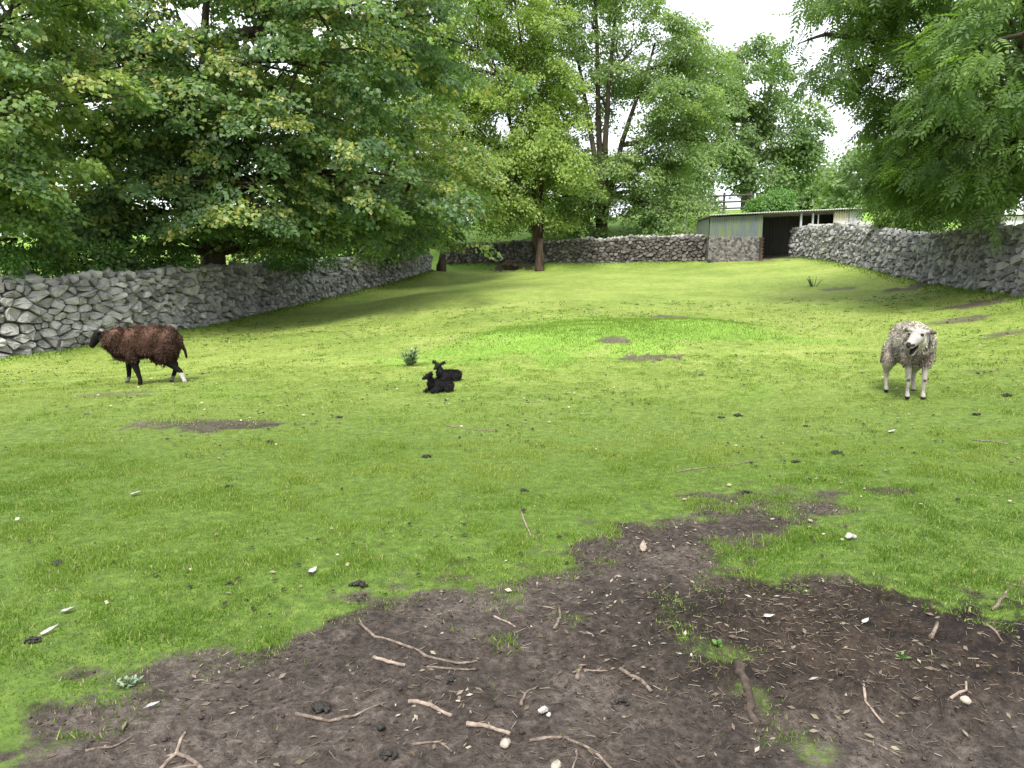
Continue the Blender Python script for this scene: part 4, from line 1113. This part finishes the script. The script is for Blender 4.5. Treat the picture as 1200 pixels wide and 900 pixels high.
def pf(co, no):
    x, y, z = co.T
    n_ = fbm(x * 8 + 20, z * 8 + y * 6 + 20, 3)
    c = np.tile(np.array((.60, .55, .46)), (len(co), 1)) * (.7 + .55 * n_)[:, None]
    dirt = sstep(.62, .36, z) * sstep(.3, .6, n_ + .12); c = c * (1 - dirt[:, None]) + np.array((.17, .125, .085)) * dirt[:, None]
    chest = sstep(.62, .48, z) * sstep(.25, .4, x); c = c * (1 - chest[:, None] * .7) + np.array((.2, .145, .10)) * chest[:, None] * .7
    rel = co - S0n; f = rel @ hdn; s = rel @ hln; u = rel[:, 2]
    head = (f > -.085) & (np.abs(s) < .21) & (u > -.2) & (u < .13) & ((f > .0) | (np.abs(s) > .08) | (u > .03)) & (x > .40)
    c[head] = np.array((.36, .335, .31)) * (.75 + .5 * n_[head])[:, None]
    ear = head & (np.abs(s) > .12); c[ear] = (.10, .08, .075)
    jaw_shade = (f > -.115) & (f < -.07) & (x > .36) & (u > -.16) & (u < .05); c[jaw_shade] = (.09, .08, .07)  # shadow between jaw and neck, painted as dark wool
    nose = (f > .212) & (u > -.13); c[nose] = (.03, .025, .025)
    nose2 = head & (f > .165) & (u > -.10) & (u < -.075); c[nose2] = (.04, .03, .03)
    mouth = head & (f > .06) & (u < -.085 - (f - .06) * .3) & (u > -.115 - (f - .06) * .85) & (np.abs(s) < .075); c[mouth] = (.012, .008, .008)
    eye = head & (np.abs(np.abs(s) - .075) < .02) & (np.abs(f - .05) < .022) & (np.abs(u - .02) < .012); c[eye] = (.03, .025, .02)
    leg = (z < .355); c[leg] = np.array((.36, .325, .285)) * (.6 + .7 * n_[leg])[:, None]
    knee = (z > .185) & (z < .225) & (x > .305); c[knee] = (.07, .06, .05)
    hoof = z < .032; c[hoof] = (.02, .017, .015)
    wool = np.where(head | leg | jaw_shade, 0, 1.0); wool[f > -.06] *= np.where(x[f > -.06] > .38, .0, 1)
    return c, wool + 1e-6
co, no, col, wool = paint(me, pf)
obj('body', me, M['coat'], ww)
fleece('fleece', co, no, col, wool, 17000, .026, .0034, ww, 2, (.78, .73, .64), .75, .25, .0, .3)
eyes(ww, [hp(.055, .078, .02), hp(.055, -.078, .02)], .012)

# --- two black lambs lying down
def lamb(label, px, py, yaw_, look, seed, earup):
    p = gpt(px, py)
    root = thing('lamb', label, 'lamb', (p[0], p[1], gz(p[0], p[1])), yaw_, 'black lambs resting on the grass')
    root.scale = (.88, .88, .88)
    n0 = Vector((.155, 0, .135)); h0 = Vector((.19, 0, .245)); ld = Vector((math.cos(look), math.sin(look), 0)); lsd = Vector((-ld.y, ld.x, 0))
    def q(f, s, u): return tuple(h0 + ld * f + lsd * s + Vector((0, 0, u)))
    pr = [('e', (0, 0, .088), (.17, .088, .085)), ('e', (-.1, 0, .085), (.095, .092, .08)), ('e', (.09, 0, .095), (.09, .078, .082)),
          ('c', [(tuple(n0), .06), (tuple((n0 + h0) / 2), .045), (q(0, 0, -.01), .042)]),
          ('e', q(.01, 0, .005), (.052, .042, .042), RZ(look)), ('c', [(q(.02, 0, 0), .036), (q(.065, 0, -.025), .027), (q(.085, 0, -.033), .022)]),
          ('c', [((.11, .06, .06), .04), ((.19, .07, .03), .024), ((.12, .085, .02), .02)]), ('c', [((.11, -.06, .06), .04), ((.2, -.06, .028), .024), ((.245, -.055, .02), .02)]),
          ('c', [((-.09, .075, .07), .06), ((-.03, .1, .04), .035), ((-.1, .115, .022), .022), ((-.04, .12, .018), .018)]), ('c', [((-.09, -.07, .07), .06), ((-.02, -.09, .04), .033)])]
    for s in (1, -1):
        pr.append(('c', [(q(-.01, s * .035, .02), .018), (q(-.02, s * .075, .025 + earup), .02), (q(-.02, s * .115, .03 + earup * 2), .011)]))
    me_ = skin(pr, .0065, 3)
    def pf_(co, no):
        n_ = fbm(co[:, 0] * 25 + 5, co[:, 2] * 25 + co[:, 1] * 11 + 5, seed)
        c = np.tile(np.array((.012, .011, .012)), (len(co), 1)) * (.5 + 1.1 * n_)[:, None]
        rel = co - np.array(h0); f = rel @ np.array(ld)
        wl = np.where((f > -.0) & (co[:, 2] > .17), 0, 1.0) * np.where(co[:, 2] < .03, 0, 1)
        return c, wl + 1e-6
    co, no, col, wl = paint(me_, pf_)
    obj('body', me_, M['coat'], root)
    fleece('fleece', co, no, col, wl, 3500, .014, .003, root, seed, (.055, .05, .055), .2, .6)  # paler tip colour paints a sheen on the black coat
    eyes(root, [q(.04, .036, .01), q(.04, -.036, .01)], .007)
lamb('black lamb lying nearest the camera with its head in profile', 517, 459, math.pi + R(35), R(-32), 21, .0)
lamb('black lamb lying behind the other one with its ears out', 527, 446, math.pi + R(28), R(28), 22, .02)

# ------------------------------------------------------------------ small things on the ground
STICKS = [
 ([(422, 728), (440, 745), (470, 753), (500, 768), (535, 772), (560, 768)], .0085, 'stick', 'long curved grey branch with a crook lying on the mud'),
 ([(437, 772), (455, 777), (475, 780)], .011, 'stick_pale', 'short thick pale stick just below the crook of the long branch'),
 ([(500, 780), (530, 779), (558, 776)], .007, 'stick', 'straight brown stick parallel to the end of the long branch'),
 ([(480, 818), (505, 822), (530, 836)], .012, 'stick_pale', 'thick bent pinkish stick left of the white scrap'),
 ([(548, 846), (575, 850), (597, 856)], .012, 'stick_pale', 'thick pinkish stick just above the cream stone'),
 ([(620, 868), (660, 866), (690, 876), (715, 893), (724, 905)], .008, 'stick', 'long arched stick running from the cream stone to the bottom edge'),
 ([(345, 832), (385, 835), (415, 828), (450, 815)], .008, 'stick', 'curved grey stick in front of the black dung heap'),
 ([(178, 900), (205, 875), (216, 853)], .009, 'stick_pale', 'upright pale stick of the crossed pair at lower left'),
 ([(206, 873), (222, 885), (238, 899)], .011, 'stick', 'thicker brown stick of the crossed pair at lower left'),
 ([(172, 894), (200, 893), (232, 894)], .006, 'stick', 'thin stick lying flat beneath the crossed pair at lower left'),
 ([(610, 822), (615, 808), (630, 795)], .008, 'stick', 'hooked brown stick above the white scrap'),
 ([(677, 795), (678, 785), (682, 775)], .011, 'stick', 'short stubby upright stick in the middle of the mud'),
 ([(684, 777), (700, 776), (712, 778)], .006, 'stick', 'thin dark stick touching the short stubby one'),
 ([(727, 782), (745, 795), (764, 810)], .011, 'stick', 'straight thick slanting stick right of the stubby one'),
 ([(483, 866), (515, 866), (530, 878)], .006, 'stick', 'thin dark bent twig near the bottom edge'),
 ([(676, 880), (675, 890), (670, 902)], .006, 'stick', 'small twig forking from the long arched stick'),
 ([(610, 598), (616, 613), (622, 628)], .007, 'stick_pale', 'pale wavy twig lying on the grass above the mud edge'),
 ([(1010, 812), (1013, 830), (1035, 845)], .007, 'stick_pale', 'pale curved twig at the front of the compost patch'),
 ([(1113, 832), (1130, 820), (1134, 798)], .007, 'stick_pale', 'pale hooked twig at the right front of the compost patch'),
 ([(1003, 857), (1030, 868), (1057, 878)], .005, 'stick', 'thin straight twig below the pale curved one'),
 ([(1163, 720), (1175, 708), (1183, 693)], .010, 'stick', 'knobbly grey stick at the right edge of the mud'),
 ([(1150, 745), (1165, 755), (1175, 763)], .007, 'stick', 'slanting brown twig at the right edge below the knobbly stick'),
 ([(1091, 754), (1098, 742)], .013, 'stick', 'short thick stick stub on the dark compost patch'),
 ([(1172, 684), (1190, 688), (1205, 690)], .007, 'stick', 'grey stick leaving the picture at the right edge'),
 ([(792, 553), (820, 549), (850, 548), (880, 542)], .009, 'stick', 'long thin branch on the grass in the middle of the paddock'),
 ([(520, 499), (550, 505), (583, 506)], .008, 'stick', 'thin branch on the grass below the lambs'),
 ([(100, 880), (130, 872), (155, 857)], .005, 'stick', 'thin curved twig on the mud in the lower left corner'),
 ([(650, 735), (657, 722), (655, 705)], .009, 'stick', 'short stick at the grass edge of the mud'),
 ([(628, 707), (645, 708), (655, 709)], .006, 'stick', 'thin twig beside the short stick at the grass edge'),
 ([(578, 718), (592, 722), (604, 729)], .007, 'stick_pale', 'pale short twig between long branch and grass edge'),
 ([(688, 742), (696, 750)], .007, 'stick_pale', 'tiny pale stick near the centre of the mud'),
 ([(1140, 515), (1165, 517), (1180, 520)], .010, 'stick', 'thin branch on the grass right of the white sheep'),
 ([(862, 785), (870, 805), (878, 830), (886, 850)], .03, 'clod', 'half buried rounded root beside the strip of grass'),  # bare earth ridge, built as a root; its label seeds the wobble
]
for pts, r_, mt_, lab in STICKS:
    r_ = r_ * (.8 if r_ < .02 else .7)
    q = random.Random(lab); P = [gpt(a, b) for a, b in pts]
    # resample with a little wobble
    D = []
    for a, b in zip(P, P[1:]):
        for t in (0, .33, .66): D.append(a * (1 - t) + b * t)
    D.append(P[-1]); c = D[len(D) // 2]; out = []
    for i, d in enumerate(D):
        x, y = d[0] + q.uniform(-1, 1) * r_ * .45, d[1] + q.uniform(-1, 1) * r_ * .45
        z = gz(x, y) + r_ * (.3 if r_ < .02 else -.45)
        out.append((x - c[0], y - c[1], z - gz(c[0], c[1])))
    zs = [o_[2] for o_ in out]
    out = [(a, b, .5 * z + .25 * zs[max(i - 1, 0)] + .25 * zs[min(i + 1, len(zs) - 1)] + r_ * .3) for i, (a, b, z) in enumerate(out)]
    n = len(out); mb = MB()
    mb.tube(out, [r_ * q.uniform(.78, 1.15) * (1 - .35 * i / n) for i in range(n)], 7)
    if n > 6:
        k = n // 2; a = Vector(out[k]); mb.tube([a, a + Vector((q.uniform(-.03, .03), q.uniform(-.03, .03), r_ * .6))], [r_ * .6, r_ * .3], 5)
    nm = 'fallen_stick' if r_ < .02 else 'earth_ridge'
    tag(mb.build(nm, M[mt_], None, True, (c[0], c[1], gz(c[0], c[1]))), lab, 'stick' if r_ < .02 else 'root', 'fallen sticks' if r_ < .02 else None)

def feather(label, px, py, L, w_, ang, seed, mat='white_bit'):
    p = gpt(px, py); q = random.Random(seed); V, Fs = [], []
    n = 7
    for i in range(n):
        t = i / (n - 1); ww_ = w_ * math.sin(math.pi * min(1, .12 + .88 * t) ** .8) * .5 + .001; z = .012 + .03 * t * t * L / .08 * .5 + q.uniform(0, .003)
        V += [(t * L, -ww_, z + .25 * ww_), (t * L, 0, z), (t * L, ww_, z + .25 * ww_)]
    for i in range(n - 1):
        a = 3 * i; Fs += [(a, a + 3, a + 4, a + 1), (a + 1, a + 4, a + 5, a + 2)]
    mb = MB(); mb.add(V, Fs); mb.tube([(-.01, 0, .008), (L * .5, 0, .0125), (L, 0, .015 + .015 * L / .08)], .0012, 4)
    o = mb.build('feather', M[mat], None, True, (p[0], p[1], gz(p[0], p[1]))); o.rotation_euler = (q.uniform(-.2, .2), -.1, ang)
    md = o.modifiers.new('t', 'SOLIDIFY'); md.thickness = .0012
    tag(o, label, 'feather', 'fallen feathers')
feather('pale brown feather standing on the mud near the grass edge', 753, 648, .10, .035, R(80), 1, 'stick_pale')
feather('bright white feather on the grass at the left edge', 72, 719, .055, .03, R(20), 2)
feather('grey white feather lying slanted on the grass at lower left', 48, 746, .07, .02, R(50), 3)
feather('white feather on the grass above the mud left of centre', 363, 674, .05, .03, R(60), 4)
feather('white feather on the grass far left below the bare scrape', 153, 582, .07, .04, R(10), 5)
feather('small white feather on the dark compost patch', 895, 727, .045, .025, R(-20), 6)
feather('small white feather near the middle of the compost patch', 1011, 732, .04, .02, R(30), 7)
feather('white feather on the grass between mound and mud', 1042, 507, .07, .05, R(15), 8)
feather('tiny white feather on the grass just before the mound', 818, 440, .12, .07, R(5), 9)
feather('white feather lying in front of the brown sheep far left', 98, 487, .09, .05, R(5), 10)
feather('pale feather at the left end of the mud', 172, 830, .045, .018, R(10), 11)

def scrap(name, label, cat, px, py, size, mat, n, seed):
    """a cluster of rounded lumps joined into one"""
    q = random.Random(seed); p = gpt(px, py); bm = bmesh.new()
    for k in range(n):
        r_ = size * ((q.uniform(.16, .3) if name == 'dung_clump' else q.uniform(.28, .5)) if n > 3 else .8); a = q.uniform(0, 6.3); d = size * q.uniform(0, .9) * (n > 1)
        mt = Matrix.Translation((math.cos(a) * d, math.sin(a) * d * .8, r_ * .55 + (size - d) * .25 * (n > 3))) @ Matrix.Rotation(q.uniform(0, 3), 4, 'Z') @ Matrix.Diagonal((r_, r_ * q.uniform(.6, .95), r_ * q.uniform(.5, .8), 1))
        g = bmesh.ops.create_icosphere(bm, subdivisions=2, radius=1, matrix=mt)
        for v in g['verts']: v.co += Vector((q.uniform(-1, 1), q.uniform(-1, 1), q.uniform(-1, 1))) * r_ * .17
    me = bpy.data.meshes.new(name); bm.to_mesh(me); bm.free(); me.polygons.foreach_set('use_smooth', [True] * len(me.polygons))
    return tag(obj(name, me, M[mat], None, (p[0], p[1], gz(p[0], p[1]))), label, cat)
scrap('wool_scrap', 'white scrap of wool on the mud near the bottom', 'wool', 638, 834, .034, 'white_bit', 5, 1)
scrap('wool_scrap', 'white tuft of wool on the grass right of the mud tongue', 'wool', 995, 632, .045, 'white_bit', 6, 2)
scrap('pale_stone', 'cream coloured stone at the left end of the long arched stick', 'stone', 592, 872, .026, 'pale_stone', 1, 3)
scrap('pale_stone', 'pale stone half cut by the bottom edge', 'stone', 652, 899, .028, 'pale_stone', 1, 4)
scrap('pale_stone', 'flat pale stone beside the hooked twig on the compost', 'stone', 1130, 833, .022, 'pale_stone', 1, 5)
DUNG = [(68, 662, .05, 6, 'black dung clump on the grass at far left'), (268, 685, .035, 4, 'dung clump on the grass left of centre near the mud'), (372, 822, .06, 12, 'heap of shiny black dung behind the curved stick'),
        (446, 847, .026, 1, 'single round dark dung ball on the mud'), (583, 825, .022, 3, 'small black dung piece left of the white scrap'), (730, 824, .04, 4, 'dark dung clump below the slanting stick'),
        (530, 795, .035, 3, 'flat dung clump below the long branch'), (865, 488, .07, 6, 'dung clump on the grass in mid paddock'), (980, 532, .07, 7, 'large dung clump on the grass left of the mud tongue top'),
        (613, 576, .05, 4, 'dung clump on the grass in the centre of the picture'), (421, 687, .06, 5, 'dung clump at the grass edge above the long branch'), (267, 572, .05, 5, 'dung clump on the grass below the bare scrape'),
        (315, 519, .06, 4, 'dung clump right of the bare scrape'), (398, 490, .06, 4, 'small dung clump left of the lambs'), (933, 541, .05, 3, 'small dung clump beside the large one'), (1180, 465, .08, 4, 'dung clump at the right edge past the white sheep'),
        (500, 536, .06, 4, 'dung clump below the thin branch near the lambs'), (845, 490, .05, 3, 'small dung piece left of the mid paddock clump'), (455, 885, .04, 8, 'dark dung heap at the bottom edge'), (945, 500, .05, 3, 'little dung piece before the white sheep'),
        (1145, 487, .06, 3, 'little dung piece right of the white sheep'), (875, 578, .05, 4, 'dung clump at the head of the mud tongue'), (40, 752, .05, 4, 'dark clump under the grey white feather')]
for i, (px, py, s, n, lab) in enumerate(DUNG):
    tag(scrap('dung_clump', lab, 'dung', px, py, s * .8, 'dung', n * 4 if n > 1 else 1, 50 + i), group='dung clumps on the paddock')

# plants
def plant(name, label, px, py, stems, h, spread, leafn, leafl, mat, seed, shape='narrow', cat='plant'):
    p = gpt(px, py); z = gz(p[0], p[1]); q = random.Random(seed); r = np.random.default_rng(seed)
    root = thing(name, label, cat, (p[0], p[1], z)); mb = MB(); P, A, N_, S, T_ = [], [], [], [], []
    for s in range(stems):
        a = q.uniform(0, 6.3); d = q.uniform(.1, 1) * spread; hh = h * q.uniform(.55, 1.05); b = Vector((math.cos(a) * d * .3, math.sin(a) * d * .3, -.01)); e = Vector((math.cos(a) * d, math.sin(a) * d, hh))
        mb.tube([b, b.lerp(e, .5) + Vector((0, 0, hh * .08)), e], [.005 * h / .2, .004 * h / .2, .002], 5)
        for k in range(leafn):
            t = .1 + .9 * k / leafn; c = b.lerp(e, t); an = k * 2.4 + s; P.append(c); A.append((math.cos(an), math.sin(an), q.uniform(.2, 1.0))); N_.append((-math.cos(an) * .6, -math.sin(an) * .6, 1)); S.append(leafl * (1.15 - .55 * t) * q.uniform(.8, 1.2)); T_.append(q.random())
    mb.build('stem', M[mat] if mat in ('stick',) else M['bush'], root)
    leaves('foliage', np.array(P), np.array(A, float), np.array(N_, float), np.array(S), np.array(T_), shape, M[mat], root)
plant('thistle_plant', 'spiky grey green thistle growing on the grass behind the lambs', 481, 429, 11, .30, .13, 11, .12, 'thistle', 1)
plant('nettle_plant', 'thin upright weed in the far right of the paddock', 953, 336, 9, .42, .3, 7, .09, 'thistle', 2)
plant('seedling', 'small green seedling with broad leaves on the compost patch', 1056, 776, 4, .03, .035, 3, .03, 'bush', 3, 'oval')
plant('seedling', 'tiny bright seedling beside the strip of grass', 840, 762, 3, .03, .03, 3, .028, 'bush', 4, 'broad')
plant('seedling', 'small leafy weed at the left end of the mud edge', 150, 800, 5, .035, .06, 4, .035, 'thistle', 5, 'oval')

# loose litter: nobody could count it
def litter(n, size0, size1, kind, thr):
    x, y = scatter(n, 2.2, 6.6); m, lu, dk = fmask(x, y)
    k = (m > thr) & (rng.uniform(0, 1, n) < .25 + sstep(.4, .7, fbm(x * 2.3, y * 2.3, 77 + n % 13))); x, y, dk = x[k], y[k], dk[k]
    return x, y, dk, rng.uniform(size0, size1, len(x))
x, y, dk, s = litter(7500, .012, .04, 0, .45); n = len(x)
z = H(x, y) + .006; an = rng.uniform(0, 6.3, n)
o = leaves('leaf_litter', np.c_[x, y, z], np.c_[np.cos(an), np.sin(an), rng.normal(0, .25, n)], np.c_[rng.normal(0, .45, n), rng.normal(0, .45, n), np.ones(n)], s,
           np.where(rng.uniform(0, 1, n) < .09, rng.uniform(.55, .95, n), rng.beta(1.1, 3.0, n)), 'narrow', M['litter'], None)
tag(o, 'small dry fallen leaves and seed cases scattered on the mud', 'leaf litter', kind='stuff')
# straw and twig shreds
x, y, dk, s = litter(26000, .010, .045, 0, .42); kp = rng.uniform(0, 1, len(x)) < .4 + .6 * dk; x, y, s = x[kp], y[kp], s[kp]; n = len(x)
z = H(x, y) + .004; an = rng.uniform(0, 6.3, n); V = np.empty((n, 6, 3)); d = np.c_[np.cos(an), np.sin(an), rng.normal(0, .25, n)] * s[:, None]; wv = np.c_[-np.sin(an), np.cos(an), np.zeros(n)] * .0011
c = np.c_[x, y, z]; upv = np.array((0, 0, .002))
for e in (0, 1):
    V[:, 3 * e + 0] = c + d * (e - .5) - wv; V[:, 3 * e + 1] = c + d * (e - .5) + wv; V[:, 3 * e + 2] = c + d * (e - .5) + upv
b = (np.arange(n) * 6)[:, None]
o = obj('straw_shreds', np_mesh('straw_shreds', V.reshape(-1, 3), [np.concatenate([b + np.array(f) for f in ((0, 3, 5, 2), (1, 2, 5, 4), (0, 1, 4, 3))])], {'tint': np.repeat(np.clip(rng.beta(1.2, 3.2, n), 0, 1), 6)}), M['litter'])
tag(o, 'fine shreds of straw and twig trodden into the mud', 'straw', kind='stuff')
# droppings, dead leaves and bare flecks spread over the turf
x, y = scatter(17000, 3.0, 22); cl = fbm(x * .8, y * .8, 91); m, lu, dk = fmask(x, y)
kp = (rng.uniform(0, 1, len(x)) < sstep(.35, .7, cl)) & (m < .5) & (lu < .8); x, y = x[kp], y[kp]; n = len(x)
an = rng.uniform(0, 6.3, n)
o = leaves('grass_flecks', np.c_[x, y, H(x, y) + .012 + .0008 * y], np.c_[np.cos(an), np.sin(an), rng.normal(0, .2, n)], np.c_[rng.normal(0, .3, n), rng.normal(0, .3, n), np.ones(n)],
           rng.uniform(.010, .042, n) * (.8 + y * .05), np.where(rng.uniform(0, 1, n) < .25, rng.uniform(.5, 1, n), rng.uniform(0, .12, n)), 'oval', M['fleck'], None)
tag(o, 'dead leaves and small droppings flecked over the turf', 'leaf litter', kind='stuff')
# crumbs of soil
x, y, dk, s = litter(20000, .0025, .009, 0, .35); s = s * np.where(rng.uniform(0, 1, len(x)) < .05, 1.6, 1); n = len(x)
ico = np.array([(0, 0, 1), (.9, 0, .3), (.28, .85, .3), (-.72, .53, .3), (-.72, -.53, .3), (.28, -.85, .3), (0, 0, -.6)])
Fi = [(0, 1, 2), (0, 2, 3), (0, 3, 4), (0, 4, 5), (0, 5, 1), (6, 2, 1), (6, 3, 2), (6, 4, 3), (6, 5, 4), (6, 1, 5)]
V = np.c_[x, y, H(x, y) + s * .3][:, None] + (ico[None] * rng.uniform(.6, 1.25, (n, 7, 1))) * (s[:, None] * np.array((1, 1, .75))[None])[:, None]
b = (np.arange(n) * 7)[:, None]
o = obj('soil_crumbs', np_mesh('soil_crumbs', V.reshape(-1, 3), [np.concatenate([b + np.array(f) for f in Fi])], None), M['clod'])
tag(o, 'loose crumbs and clods of brown soil on the mud', 'soil', kind='stuff')
